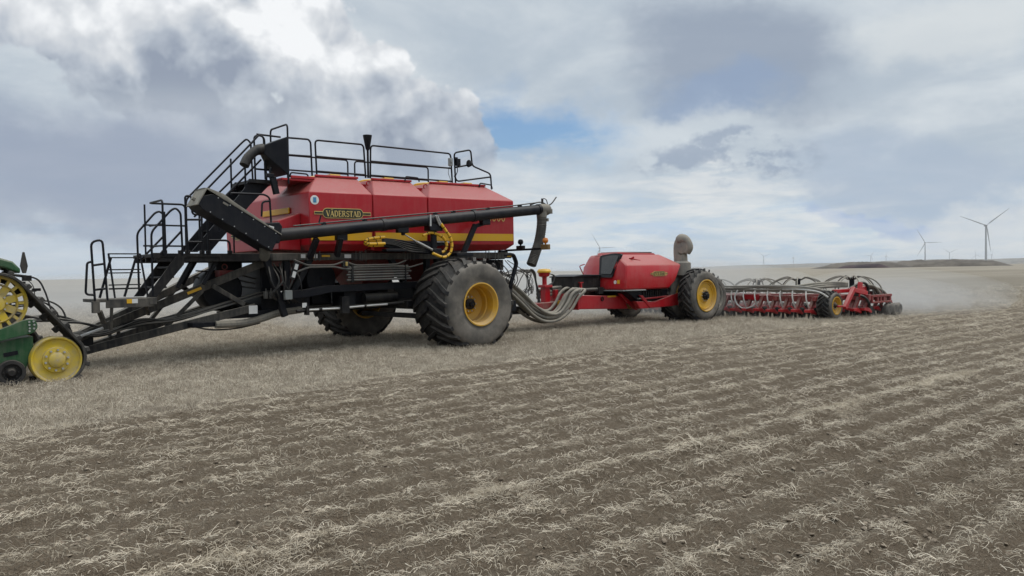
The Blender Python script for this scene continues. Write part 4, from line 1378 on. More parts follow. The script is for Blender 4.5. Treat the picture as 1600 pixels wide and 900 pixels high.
    for x in (4.95, 5.25, 5.38, 5.66, 5.78, 6.21):
        mb.box((x, 15.82, 2.19), (0.09, 0.06, 0.06))
    obj('rail_foot', mb, 'black_dusty', C, bevel=0.006)
    rail(C, [at_y(15.8, [(5.38, 2.18), (5.35, 3.27), (5.47, 3.27), (5.48, 2.91), (5.65, 2.92), (5.66, 3.02), (5.66, 2.16)]), at_y(15.8, [(5.36, 2.81), (5.66, 2.82)]), at_y(15.8, [(5.36, 2.38), (5.66, 2.38)])])
    rail(C, [at_y(15.8, [(5.78, 2.16), (5.77, 2.98), (5.85, 2.98)]), at_y(15.8, [(5.77, 2.82), (6.0, 2.82), (6.0, 2.6)]), at_y(15.8, [(5.77, 2.42), (6.2, 2.42), (6.21, 2.16)])])
    rail(C, [[(4.93, 15.8, 2.12), (4.93, 15.8, 3.17), (4.93, 16.6, 3.17), (5.35, 16.6, 3.17), (5.62, 16.6, 3.17), (5.62, 16.6, 2.16)]])
    rail(C, [[(4.84, 16.6, 2.12), (4.84, 16.6, 3.14)], [(4.80, 16.6, 2.74), (5.6, 16.6, 2.74)], [(4.80, 16.6, 2.33), (5.6, 16.6, 2.33)], [(4.93, 15.8, 2.72), (4.93, 16.6, 2.72)], [(4.93, 15.8, 2.31), (4.93, 16.6, 2.31)]], 0.018)
    rail(C, [[(4.95, 15.8, 2.12), (4.945, 15.8, 2.95)]], 0.034, name='corner_post')
    rail(C, [at_y(15.55, [(6.15, 3.34), (6.84, 3.35), (6.95, 3.29), (6.97, 2.78), (6.97, 2.2)]), at_y(15.55, [(6.77, 2.9), (6.79, 3.2), (6.94, 3.22)])])
    rail(C, [at_y(15.6, [(6.21, 2.16), (6.21, 2.75), (7.0, 2.75)])], 0.018)

    # ---------------- lower stair, landing and folding steps
    mb = MB(); mb.prism([(4.60, 1.34), (4.78, 1.34), (5.30, 1.95), (5.30, 2.10), (5.15, 2.10)], 15.79, 15.83); mb.prism([(4.60, 1.34), (4.78, 1.34), (5.30, 1.95), (5.30, 2.10), (5.15, 2.10)], 16.58, 16.62)
    ls = obj('lower_stair', mb, 'black_dusty', C)
    for k in range(3):
        x, z = 4.78 + 0.14 * k, 1.50 + 0.19 * k
        m2 = MB(); m2.span((x - 0.03, 15.83, z), (x + 0.20, 16.58, z + 0.035)); obj('tread', m2, 'black_dusty', ls)
    rail(C, [at_y(15.8, [(4.715, 1.36), (4.715, 2.56), (5.08, 2.98), (5.17, 3.03), (5.26, 2.94), (5.28, 2.12)]), at_y(15.8, [(4.75, 2.02), (5.26, 2.58)])])
    rail(C, [at_y(16.6, [(4.70, 1.36), (4.69, 2.58), (5.03, 2.98), (5.12, 3.02), (5.21, 2.94), (5.22, 2.12)]), at_y(16.6, [(4.75, 2.06), (5.20, 2.54)])])
    mb = MB(); mb.span((3.70, 15.80, 1.27), (4.72, 16.6, 1.33)); mb.span((3.68, 15.79, 1.08), (3.80, 15.90, 1.30)); mb.span((3.90, 15.785, 1.16), (4.72, 15.82, 1.32)); mb.span((4.64, 15.77, 1.20), (4.78, 15.84, 1.33))
    ld = obj('landing', mb, 'beam', C, bevel=0.006)
    mb = MB(); mb.span((4.25, 15.778, 1.235), (4.34, 15.786, 1.315)); obj('warning_label', mb, 'yellow', ld)
    mb = MB(); mb.span((4.34, 15.778, 1.235), (4.44, 15.786, 1.315)); obj('warning_label', mb, 'white', ld)
    mb = MB(); mb.bar((3.80, 15.85, 1.12), (3.90, 15.95, 0.88), 0.09, 0.05); mb.bar((4.0, 15.82, 1.18), (4.01, 15.95, 0.75), 0.05, 0.05); mb.bar((4.60, 15.9, 1.27), (4.75, 16.2, 1.0), 0.06, 0.06)
    obj('landing_support', mb, 'beam', C, bevel=0.006)
    rail(C, [at_y(15.8, [(3.72, 1.30), (3.68, 2.36), (3.87, 2.41), (3.93, 1.30)]), at_y(15.8, [(3.70, 1.94), (3.90, 1.97)]), at_y(15.8, [(3.715, 1.50), (3.92, 1.52)])])
    rail(C, [at_y(15.8, [(3.70, 2.01), (3.61, 1.99), (3.57, 1.42), (3.71, 1.41)])], fil=0.07)
    fs_ = MB()
    for yy in (15.82,):
        fs_.bar((3.97, yy, 2.15), (4.06, yy, 1.34), 0.025, 0.03); fs_.bar((4.51, yy, 2.15), (4.63, yy, 1.34), 0.025, 0.03)
        fs_.bar((4.02, yy + .03, 2.09), (3.81, yy + .03, 1.35), 0.025, 0.04); fs_.bar((4.45, yy + .03, 2.09), (4.23, yy + .03, 1.36), 0.025, 0.04)
    fo = obj('folding_steps', fs_, 'black', C)
    for z in (2.15, 2.08, 1.86, 1.80, 1.58, 1.51):
        m2 = MB(); m2.bar((3.97, 15.85, z), (4.52, 15.85, z), 0.05, 0.022 if z > 1.55 else 0.03); obj('step', m2, 'black_dusty', fo)

    # ---------------- drawbar: two pairs of beams running to the hitch
    for s in (-1, 1):
        ye = 17.1 + s * 1.2
        mb = MB(); mb.bar((3.62, 17.1 + s * 0.08, 0.28), (6.75, ye, 1.06), 0.12, 0.155)
        lb = obj('lower_drawbar', mb, 'beam', C, bevel=0.008)
        mb = MB(); mb.bar((3.55, 17.1 + s * 0.08, 0.52), (7.1, ye, 2.03), 0.12, 0.16)
        ub = obj('upper_drawbar', mb, 'beam', C, bevel=0.008)
        if s < 0:
            mb = MB(); mb.span((6.58, ye - 0.068, 0.93), (6.76, ye - 0.061, 1.10)); obj('reflector', mb, 'white', lb)
            mb = MB(); mb.bar((5.52, 16.30, 1.375), (5.77, 16.22, 1.48), 0.01, 0.055); obj('warning_label', mb, 'yellow', ub)
        mb = MB()
        mb.bar((5.15, 17.1 + s * 0.62, 0.72), (5.80, 17.1 + s * 0.85, 1.42), 0.06, 0.08); mb.bar((5.97, 17.1 + s * 0.95, 1.52), (6.55, 17.1 + s * 1.12, 1.12), 0.07, 0.09)
        mb.bar((4.35, 17.1 + s * 0.3, 0.50), (4.36, 17.1 + s * 0.33, 0.86), 0.05, 0.06)
        obj('drawbar_brace', mb, 'beam', C, bevel=0.006)
    mb = MB(); mb.span((3.40, 16.95, 0.36), (3.95, 17.25, 0.58)); mb.tube([(3.52, 17.1, 0.25), (3.52, 17.1, 0.8)], 0.05, 12)
    obj('hitch_head', mb, 'black_dusty', C, bevel=0.02)
    mb = MB(); mb.bar((3.6, 16.7, 0.60), (4.05, 16.62, 0.76), 0.05, 0.05); obj('drawbar_cylinder', mb, 'steel', C, bevel=0.01)
    for k in range(9):
        dy = 0.06 * (k % 5); dz = 0.05 * (k // 5)
        w_ = 0.04 * math.sin(k * 2.1)
        mb = MB(); mb.tube(curve([(3.5, 16.85 + dy * 0.5, 0.62 + dz), (4.1, 16.7 + dy, 0.64 + dz + w_), (4.7, 16.5 + dy, 0.80 + dz - w_), (5.3, 16.35 + dy, 0.86 + dz + w_), (6.2, 16.1 + dy, 1.10 + dz), (6.9, 16.1 + dy, 1.28 + dz), (7.4, 16.2 + dy, 1.35 + dz)], 5), 0.019, 6)
        obj('hydraulic_hose', mb, 'hose_black' if k % 3 else 'pipe', C)
    for k in range(3):
        mb = MB(); mb.tube(curve([(5.9, 16.9, 1.55 + 0.14 * k), (6.5, 16.7, 1.52 + 0.13 * k), (7.0, 16.5, 1.44 + 0.10 * k), (7.5, 16.4, 1.42)]), 0.016, 6); obj('hydraulic_hose', mb, 'hose_black', C)

    # ---------------- main frame
    for s in (-1, 1):
        yy = 17.1 + s * 1.45
        mb = MB(); mb.prism([(7.0, 2.01), (13.45, 2.05), (13.45, 2.19), (7.0, 2.16)], yy - 0.07, yy + 0.07)
        fb = obj('frame_rail', mb, 'beam', C, bevel=0.008)
        mb = MB(); mb.prism([(7.25, 1.20), (7.80, 1.24), (8.3, 1.32), (10.5, 1.36), (11.2, 1.36), (11.2, 1.53), (8.2, 1.47), (7.7, 1.40), (7.25, 1.37)], yy - 0.09, yy + 0.09)
        obj('lower_frame', mb, 'black', C, bevel=0.01)
        if s < 0:
            ub = MB()
            for x in (8.0, 8.97, 9.12, 10.22, 10.4, 12.65, 12.95):
                u_bolt(ub, x, yy - 0.075, 2.0, 2.24)
            obj('u_bolt', ub, 'pipe', fb)
            for x, w_, m_ in ((7.62, 0.10, 'white'), (7.84, 0.07, 'yellow'), (7.92, 0.08, 'white'), (8.10, 0.19, 'yellow'), (8.64, 0.16, 'white')):
                mb = MB(); z0, z1 = (2.06, 2.14) if w_ != 0.19 else (2.085, 2.125)
                mb.span((x, yy - 0.078, z0), (x + w_, yy - 0.071, z1)); obj('sticker', mb, m_, fb)
            mb = MB(); mb.span((13.30, yy - 0.078, 2.09), (13.44, yy - 0.071, 2.15)); obj('sticker', mb, 'yellow', fb)
    mb = MB()
    for x in (7.35, 8.6, 10.0, 11.5, 13.3):
        mb.span((x - 0.07, 15.75, 2.03), (x + 0.07, 18.45, 2.15))
    obj('cross_member', mb, 'black', C, bevel=0.006)
    mb = MB()
    for s in (-1, 1):
        yy = 17.1 + s * 1.38
        for p, q in (((7.35, 2.05), (7.35, 1.30)), ((7.9, 2.05), (7.45, 1.3)), ((9.9, 2.05), (10.3, 1.4)), ((10.9, 2.05), (10.9, 1.4)), ((11.2, 2.05), (11.2, 0.9)), ((12.0, 2.05), (11.3, 1.2)), ((6.9, 2.1), (7.3, 0.85))):
            mb.bar((p[0], yy, p[1]), (q[0], yy, q[1]), 0.12, 0.12)
    obj('frame_post', mb, 'black', C, bevel=0.006)
    mb = MB(); mb.span((11.0, 15.1, 0.82), (11.3, 19.1, 1.08)); mb.span((10.95, 15.3, 0.60), (11.08, 18.9, 0.72)); mb.span((10.2, 15.5, 0.92), (10.34, 18.7, 1.08))
    obj('axle', mb, 'black_dusty', C, bevel=0.015)
    mb = MB(); mb.span((10.5, 15.5, 0.95), (11.5, 15.75, 1.5)); mb.span((10.5, 18.45, 0.95), (11.5, 18.7, 1.5)); obj('axle_mount', mb, 'black', C, bevel=0.02)
    # metering boxes, air ducts, fan and other dark gear under the tank
    for x in (8.47, 9.98, 11.6):
        mb = MB(); mb.span((x - 0.33, 16.5, 1.0), (x + 0.33, 17.7, 1.34)); mb.span((x - 0.22, 16.35, 1.05), (x + 0.18, 16.5, 1.3)); obj('metering_box', mb, 'black', C, bevel=0.02)
    for yy in (16.45, 16.75, 17.4, 17.75):
        mb = MB(); mb.tube(curve([(6.4, yy, 1.15), (7.2, yy, 0.98), (8.5, yy, 0.96), (10.5, yy, 0.98), (12.6, yy, 1.0), (13.6, yy, 1.1)]), 0.085, 10); obj('air_duct', mb, 'black_dusty', C)
    mb = MB(); mb.lathe([(0.02, 16.5), (0.40, 16.5), (0.44, 16.55), (0.44, 17.0), (0.40, 17.05), (0.02, 17.05)], (6.30, 0, 1.42), 'Y', 36); mb.span((6.2, 16.55, 1.75), (6.75, 17.0, 2.0)); obj('fan_housing', mb, 'black', C, angle=40)
    mb = MB(); mb.tube([(6.28 + 0.055 * math.cos(a), 16.3, 1.90 + 0.055 * math.sin(a)) for a in np.linspace(0, 2 * math.pi, 11)[:-1]], 0.012, 6, True); mb.span((6.15, 16.25, 1.70), (6.45, 16.5, 1.83)); obj('fan_bracket', mb, 'red_dusty', C)
    mb = MB(); mb.lathe([(0.02, 16.1), (0.34, 16.1), (0.38, 16.16), (0.38, 16.6), (0.02, 16.6)], (8.35, 0, 1.62), 'Y', 30); obj('fan_housing', mb, 'black', C, angle=40)
    mb = MB(); mb.span((7.4, 16.05, 0.96), (8.05, 17.9, 1.32)); mb.span((9.05, 15.9, 1.0), (9.9, 16.5, 1.30)); mb.span((7.0, 16.2, 0.92), (7.45, 17.6, 1.9)); mb.span((8.7, 15.75, 1.0), (9.0, 16.3, 1.36)); obj('equipment_box', mb, 'black', C, bevel=0.02)
    mb = MB(); mb.tube([(9.2, 15.75, 1.16), (10.05, 15.75, 1.18)], 0.11, 16); obj('silencer', mb, 'black_dusty', C, angle=40)
    mb = MB(); mb.span((7.22, 15.50, 1.20), (7.38, 15.60, 1.395)); obj('control_box', mb, 'grey_box', C, bevel=0.012)
    mb = MB(); mb.span((7.62, 15.56, 1.02), (7.72, 15.57, 1.12)); obj('reflector', mb, 'white', C)
    mb = MB()
    for p, q in (((7.75, 0.965), (8.0, 0.965)), ((8.08, 0.968), (8.50, 0.97)), ((8.72, 0.98), (9.1, 0.995)), ((9.16, 0.997), (9.7, 1.01))):
        mb.tube([(p[0], 15.58, p[1]), (q[0], 15.58, q[1])], 0.028, 8)
    obj('control_rod', mb, 'steel', C)
    mb = MB(); mb.tube([(7.5, 15.6, 0.955), (10.15, 15.6, 1.03)], 0.036, 8); mb.span((8.52, 15.5, 0.86), (8.70, 15.66, 1.22)); mb.span((7.70, 15.52, 0.86), (7.76, 15.66, 1.05)); obj('rod_carrier', mb, 'black_dusty', C)
    mb = MB()
    for k in range(6):
        z = 1.575 + 0.058 * k
        mb.tube([(8.62 + 0.03 * (k % 2), 15.46, z), (10.28 - 0.04 * (k % 3), 15.46, z + 0.012)], 0.024, 8)
    obj('rack_pipe', mb, 'pipe', C)
    mb = MB(); mb.span((8.72, 15.42, 1.53), (8.77, 15.50, 1.92)); mb.span((10.10, 15.42, 1.53), (10.13, 15.50, 1.90)); obj('rack_bracket', mb, 'black_dusty', C)
    for L in ([(7.40, 2.02), (7.69, 1.905), (8.31, 1.905), (8.56, 1.99)], [(8.62, 1.965), (8.84, 1.895), (9.89, 1.91), (10.14, 2.0)], [(7.40, 1.75), (7.72, 1.865), (8.31, 1.87), (8.59, 1.815), (8.84, 1.855), (9.93, 1.87), (10.24, 1.84), (10.6, 1.93)]):
        mb = MB(); mb.tube(fillet(at_y(15.44, L), 0.08, 3), 0.020, 8); obj('hydraulic_pipe', mb, 'pipe', C)
    mb = MB(); mb.span((8.52, 15.42, 1.86), (8.66, 15.5, 2.0)); obj('pipe_clamp', mb, 'beam', C); mb = MB(); mb.box((8.59, 15.40, 1.93), (0.05, 0.03, 0.09)); obj('brass_fitting', mb, 'gold', C, bevel=0.01)
    mb = MB(); mb.bar((7.40, 15.30, 1.97), (7.27, 15.30, 1.62), 0.03, 0.12); lv = obj('valve_panel', mb, 'black_dusty', C, bevel=0.008)
    mb = MB(); mb.bar((7.385, 15.28, 1.93), (7.35, 15.28, 1.82), 0.01, 0.07); mb.bar((7.335, 15.28, 1.78), (7.295, 15.28, 1.66), 0.01, 0.07); obj('panel_label', mb, 'white', lv)
    for k in range(8):
        x0 = 6.95 + 0.08 * k
        mb = MB(); mb.tube(curve([(x0, 15.7 + 0.05 * (k % 3), 1.95), (x0 + 0.1 * math.sin(k), 15.55, 1.6), (x0 + 0.16 * math.cos(k * 1.7), 15.6, 1.3), (x0 + 0.25, 15.8, 1.12)]), 0.017, 6); obj('hydraulic_hose', mb, 'hose_black', C)
    mb = MB()
    for k in range(3):
        mb.box((6.95 + 0.11 * k, 15.85, 1.30), (0.07, 0.08, 0.14)); mb.tube([(6.95 + 0.11 * k, 15.83, 1.36), (6.95 + 0.11 * k, 15.83, 1.44)], 0.014, 6)
    obj('valve_block', mb, 'pipe', C, bevel=0.008)
    mb = MB(); mb.tube(curve([(5.95, 16.0, 0.74), (6.5, 16.0, 0.74), (6.9, 16.0, 0.81), (7.3, 16.0, 0.91), (7.8, 16.0, 0.96)]), 0.075, 10); obj('return_duct', mb, 'hose_grey', C)
    mb = MB(); mb.tube(curve([(5.55, 16.05, 0.72), (5.9, 16.05, 0.64), (6.4, 16.05, 0.64), (6.9, 16.05, 0.72)]), 0.016, 6); obj('hydraulic_hose', mb, 'hose_black', C)
    mb = MB(); mb.span((5.5, 16.0, 0.70), (6.15, 16.3, 0.80)); mb.span((6.2, 16.05, 0.84), (7.2, 16.6, 0.98)); obj('skid_plate', mb, 'black', C, bevel=0.01)

    # ---------------- wheels
    wheel(C, 11.15, 0.985, 13.96, 15.30, 1.055, 0.470, 22, 0.055, 0.36, -1, 0.50)
    wheel(C, 11.15, 0.985, 18.92, 20.24, 1.055, 0.470, 22, 0.055, 0.36, 1, 0.50)

    # ---------------- auger along the near side
    a0, a1 = Vector((6.62, 15.0, 2.475)), Vector((14.0, 15.0, 3.285))
    d = (a1 - a0).normalized()
    mb = MB(); mb.tube([a0, a0.lerp(a1, 0.5), a1], 0.125, 24)
    for t in (0.02, 0.36, 0.70, 0.985):
        p = a0.lerp(a1, t); mb.tube([p - d * 0.05, p + d * 0.05], 0.14, 24)
    au = obj('auger_tube', mb, 'black', C, angle=40)
    au.data.materials[0] = MAT['auger']
    off = Vector((-d.z, 0, d.x))
    for yy, h in ((14.97, 0.15), (15.03, 0.155)):
        mb = MB(); mb.tube(curve([a0 + d * 0.6 + Vector((0, yy - 15, 0)) + off * h, a0.lerp(a1, 0.4) + Vector((0, yy - 15, 0)) + off * (h + 0.01), a0.lerp(a1, 0.8) + Vector((0, yy - 15, 0)) + off * h, a1 + Vector((0, yy - 15, 0)) + off * (h + 0.03)]), 0.013, 6)
        obj('hydraulic_pipe', mb, 'hose_black', au)
    mb = MB()
    for t in (0.17, 0.3, 0.55, 0.62, 0.76, 0.9):
        p = a0.lerp(a1, t) + off * 0.14; mb.box(p, (0.07, 0.09, 0.05))
    mb.tube(fillet([(7.9, 15.0, 2.78), (7.75, 15.0, 2.76), (7.80, 15.0, 2.92)], 0.03, 3), 0.018, 6)
    obj('pipe_clip', mb, 'black', au)
    mb = MB(); mb.lathe([(0.01, -0.18), (0.13, -0.18), (0.145, -0.12), (0.145, 0.12), (0.12, 0.17), (0.01, 0.17)], (14.06, 15.0, 3.28), 'X', 20)
    mb.tube([(14.0, 15.0, 3.27), (13.99, 15.0, 3.08)], [0.14, 0.13], 18); mb.box((14.27, 15.0, 3.24), (0.10, 0.12, 0.12)); mb.box((14.18, 15.0, 3.02), (0.06, 0.06, 0.08))
    hd = obj('auger_head', mb, 'hose_grey', C, angle=40)
    mb = MB(); mb.tube(curve([(13.6, 15.0, 3.38), (13.85, 15.0, 3.45), (14.02, 15.0, 3.46), (14.2, 15.0, 3.40), (14.35, 15.0, 3.45), (14.52, 15.0, 3.62)]), 0.018, 6); mb.tube(curve([(14.02, 15.0, 3.40), (14.05, 15.0, 3.55), (14.17, 15.0, 3.52), (14.22, 15.0, 3.30)]), 0.012, 6); mb.tube([(14.02, 15.0, 3.42), (14.02, 15.0, 3.56)], 0.03, 8); obj('hydraulic_hose', mb, 'hose_black', hd)
    # ribbed spout hose
    cl = curve([(13.99, 15.0, 3.12), (13.98, 15.0, 2.85), (13.88, 15.0, 2.45), (13.72, 15.0, 2.10), (13.60, 15.0, 1.86)], 14)
    rr = [0.118 + (0.014 if i % 2 else 0) for i in range(len(cl))]
    mb = MB(); mb.tube(cl, rr, 20); obj('spout_hose', mb, 'spout', C, angle=60)
    # rest of the auger: support strut, clamps and swing arm
    mb = MB(); mb.bar((12.16, 15.08, 2.88), (11.86, 15.08, 2.80), 0.08, 0.09); mb.bar((11.89, 15.08, 2.84), (11.52, 15.12, 2.12), 0.09, 0.12); mb.span((12.02, 14.95, 2.84), (12.26, 15.1, 2.98)); mb.bar((11.3, 15.2, 2.13), (11.8, 15.2, 2.13), 0.3, 0.08)
    obj('auger_rest', mb, 'black', C, bevel=0.01)
    mb = MB(); mb.bar((8.25, 15.02, 2.48), (8.28, 15.25, 2.1), 0.10, 0.14); mb.bar((7.72, 15.05, 2.45), (7.70, 15.35, 2.05), 0.10, 0.12); mb.span((8.15, 14.98, 2.42), (8.4, 15.1, 2.62)); obj('auger_cradle', mb, 'black', C, bevel=0.01)
    mb = MB(); mb.prism([(9.30, 2.36), (9.5, 2.42), (11.1, 2.44), (11.1, 2.36), (10.7, 2.30), (10.6, 2.14), (10.2, 2.16), (9.3, 2.30)], 15.08, 15.24); mb.span((9.35, 15.0, 2.19), (9.9, 15.2, 2.25))
    sa = obj('swing_arm', mb, 'black', C, bevel=0.012)
    mb = MB(); mb.tube([(10.65, 15.06, 2.12), (10.65, 15.06, 2.70)], 0.075, 14); mb.span((10.45, 14.9, 2.66), (10.80, 15.15, 2.82)); mb.box((10.68, 15.02, 2.20), (0.22, 0.16, 0.12)); mb.span((9.62, 14.93, 2.60), (9.9, 15.05, 2.78)); mb.bar((9.78, 15.0, 2.68), (9.80, 15.02, 2.55), 0.07, 0.07); obj('swing_post', mb, 'black', C, bevel=0.01)
    mb = MB(); mb.tube([(9.80, 15.0, 2.58), (10.15, 15.0, 2.41)], 0.016, 8); mb.tube([(10.15, 15.0, 2.41), (10.66, 15.0, 2.19)], 0.030, 10); mb.span((11.1, 15.06, 2.405), (10.75, 15.10, 2.43)); mb.tube([(10.62, 14.86, 3.0), (10.74, 14.86, 2.78)], 0.022, 8); mb.tube([(10.58, 14.87, 3.0), (10.70, 14.87, 2.78)], 0.022, 8)
    mb.span((10.42, 14.86, 2.76), (10.46, 14.9, 3.02)); obj('swing_cylinder', mb, 'steel', C)
    ysl = [([(10.72, 2.82), (10.86, 2.66), (10.98, 2.50), (11.02, 2.32), (10.95, 2.14), (10.76, 2.06), (10.48, 2.15)], 14.86), ([(10.30, 2.55), (10.55, 2.62), (10.85, 2.52), (10.96, 2.34), (10.88, 2.20), (10.70, 2.16)], 14.98),
           ([(9.30, 2.50), (9.05, 2.48), (8.86, 2.44), (8.83, 2.38), (8.92, 2.35), (9.30, 2.36)], 14.98), ([(9.3, 2.40), (8.95, 2.42), (8.85, 2.36), (9.0, 2.32), (9.3, 2.33)], 15.05)]
    for pts, yy in ysl:
        cv = curve(at_y(yy, pts), 6)
        mb = MB(); mb.tube(cv, 0.033, 10); ys_ = obj('yellow_hose', mb, 'yellow', C, angle=60)
        mb = MB()
        for i in range(3, len(cv) - 2, 4):
            t = (cv[i + 1] - cv[i - 1]).normalized() * 0.008; mb.tube([cv[i] - t, cv[i] + t], 0.037, 10)
        obj('hose_wrap', mb, 'black', ys_)
    for k in range(5):
        mb = MB(); mb.tube(curve([(9.25, 15.02, 2.47 - 0.025 * k), (9.6, 15.02, 2.45 - 0.03 * k), (10.0, 15.04, 2.40 - 0.05 * k), (10.5, 15.1, 2.30 - 0.03 * k)]), 0.014, 6); obj('hydraulic_hose', mb, 'hose_black', C)
    # folded inlet hopper of the auger
    o0 = Vector((5.30, 15.0, 3.16)); ax = Vector((0.868, 0, -0.497)); up = Vector((0.497, 0, 0.868))
    L = 1.62
    P = lambda t, u: o0 + ax * t + up * u
    sec = [(0.0, -0.16), (0.10, -0.20), (L, -0.21), (L, 0.13), (L - 0.15, 0.17), (0.30, 0.17), (0.12, 0.14), (0.0, 0.02)]
    mb = MB(); mb.prism([(P(t, u).x, P(t, u).z) for t, u in sec], 14.72, 15.28)
    hp = obj('auger_hopper', mb, 'black', C, bevel=0.012, angle=20)
    mb = MB()
    n = 9
    ring = lambda t, sc, h: [P(t, 0.165) + Vector((0, -0.29 * math.cos(math.pi * i / n) * sc, 0)) + up * (h * math.sin(math.pi * i / n)) for i in range(n + 1)]
    rows = [ring(-0.03, 0.96, 0.03), ring(0.05, 1.0, 0.085), ring(0.35, 1.0, 0.15), ring(0.6, 1.0, 0.12), ring(1.2, 1.0, 0.09), ring(L + 0.02, 1.0, 0.06)]
    vs = [p for r_ in rows for p in r_]
    mb.add(vs, [(i * (n + 1) + k, (i + 1) * (n + 1) + k, (i + 1) * (n + 1) + k + 1, i * (n + 1) + k + 1) for i in range(len(rows) - 1) for k in range(n)] + [tuple(range(n, -1, -1)), tuple((len(rows) - 1) * (n + 1) + k for k in range(n + 1))])
    obj('hopper_cover', mb, 'canvas', hp, angle=50)
    mb = MB()
    e0, e1 = P(-0.012, -0.17), P(-0.03, 0.17)
    mb.add([(e0.x, 14.71, e0.z), (e0.x, 15.29, e0.z), (e1.x, 15.29, e1.z), (e1.x, 14.71, e1.z)], [(3, 2, 1, 0)])
    M_ = Matrix((ax, Vector((0, 1, 0)), up)).transposed()
    m3 = MB(); m3.box(P(-0.012, 0.0), (0.024, 0.58, 0.36), M_); m3.box(P(-0.05, -0.05), (0.06, 0.08, 0.05), M_); obj('hopper_end', m3, 'hose_grey', hp, bevel=0.006)
    mb = MB()
    for t in np.linspace(0.25, L - 0.1, 6):
        for u in (-0.17, 0.135):
            q = P(t, u); mb.tube([(q.x, 14.722, q.z), (q.x, 14.712, q.z)], 0.011, 6)
    obj('hopper_bolt', mb, 'steel', hp)
    mb = MB(); q = P(0.42, 0.11); mb.box((q.x, 14.714, q.z), (0.11, 0.01, 0.035), M_); obj('handle', mb, 'hose_grey', hp)
    mb = MB(); mb.prism([(6.40, 2.32), (6.78, 2.33), (6.84, 2.66), (6.78, 2.74), (6.50, 2.72)], 14.74, 15.26); hb_ = obj('auger_boot', mb, 'black', C, bevel=0.015)
    mb = MB(); mb.bar((6.61, 14.735, 2.66), (6.55, 14.735, 2.40), 0.008, 0.105); hl = obj('warning_label', mb, 'white', hb_)
    mb = MB(); mb.bar((6.605, 14.730, 2.635), (6.59, 14.730, 2.565), 0.006, 0.06); obj('label_print', mb, 'black', hl)
    mb = MB(); mb.tube([(6.58, 14.98, 2.33), (6.575, 14.98, 2.20), (6.56, 14.98, 2.05), (6.55, 14.98, 1.99)], [0.10, 0.105, 0.098, 0.055], 14); obj('boot_sock', mb, 'canvas', C)

    # ---------------- rear end: swan-neck frame, light bar and lamps
    mb = MB(); mb.tube(fillet([(13.2, 15.62, 2.13), (13.55, 15.62, 2.13), (13.65, 15.62, 1.92), (13.45, 15.62, 1.40), (13.45, 15.7, 0.95)], 0.06, 3), 0.055, 10); mb.tube(fillet([(13.2, 18.58, 2.13), (13.55, 18.58, 2.13), (13.65, 18.58, 1.92), (13.45, 18.58, 1.40), (13.45, 18.5, 0.95)], 0.06, 3), 0.055, 10); mb.span((13.35, 15.6, 0.7), (13.6, 18.6, 0.95))
    obj('rear_frame', mb, 'black', C)
    mb = MB(); mb.span((13.57, 14.42, 2.235), (13.62, 16.0, 2.285)); mb.span((13.35, 15.9, 2.2), (13.6, 15.98, 2.26)); mb.span((13.57, 18.2, 2.235), (13.62, 19.8, 2.285)); obj('light_bar', mb, 'black', C)
    for yy, m_ in ((15.39, 'black'), (14.46, 'amber'), (18.8, 'black'), (19.7, 'amber')):
        mb = MB(); mb.box((13.60, yy, 2.30), (0.09, 0.26, 0.13)); lp = obj('rear_lamp', mb, 'black_dusty' if m_ == 'black' else 'yellow', C, bevel=0.012)
        if m_ == 'amber':
            lp.data.materials[0] = MAT['lamp_box']
        mb = MB(); mb.lathe([(0.02, 0.05), (0.025, 0.09), (0.06, 0.11), (0.075, 0.16), (0.055, 0.215), (0.01, 0.23)], (13.60, yy, 2.30), 'Z', 14); obj('beacon_lens', mb, m_, lp)
    mb = MB(); mb.span((12.6, 15.9, 1.75), (13.45, 17.6, 2.02)); mb.span((12.4, 16.3, 0.6), (13.6, 17.9, 0.95)); obj('rear_gearbox', mb, 'black', C, bevel=0.02)
    mb = MB(); mb.span((13.5, 16.95, 0.50), (15.35, 17.25, 0.72)); mb.tube([(15.35, 17.1, 0.42), (15.35, 17.1, 0.82)], 0.06, 12); mb.bar((13.7, 16.2, 0.72), (15.2, 17.0, 0.62), 0.1, 0.12); mb.bar((13.7, 18.0, 0.72), (15.2, 17.2, 0.62), 0.1, 0.12)
    obj('rear_hitch', mb, 'black_dusty', C, bevel=0.01)
    for k in range(7):
        mb = MB(); x = 13.0 + 0.1 * k; mb.tube(curve([(x, 15.75 + 0.03 * k, 2.0), (x + 0.25 * math.sin(k * 1.3), 15.6, 1.72), (x + 0.18, 15.62, 1.5), (x + 0.3, 15.9, 1.3)]), 0.012, 5); obj('cable', mb, 'hose_black', C)
    return C


MAT['auger'] = paint('auger_tube_paint', (0.006, 0.007, 0.012), 0.45, 0.10, 0.06, 0.2, scale=0.5)
MAT['spout'] = paint('dusty_spout_rubber', (0.045, 0.043, 0.040), 0.8, 0.5, 0.25, 0.15, dust=(0.17, 0.155, 0.135))
MAT['lamp_box'] = paint('amber_lamp_box', (0.16, 0.09, 0.02), 0.45, 0.3, 0.2)
build_cart()


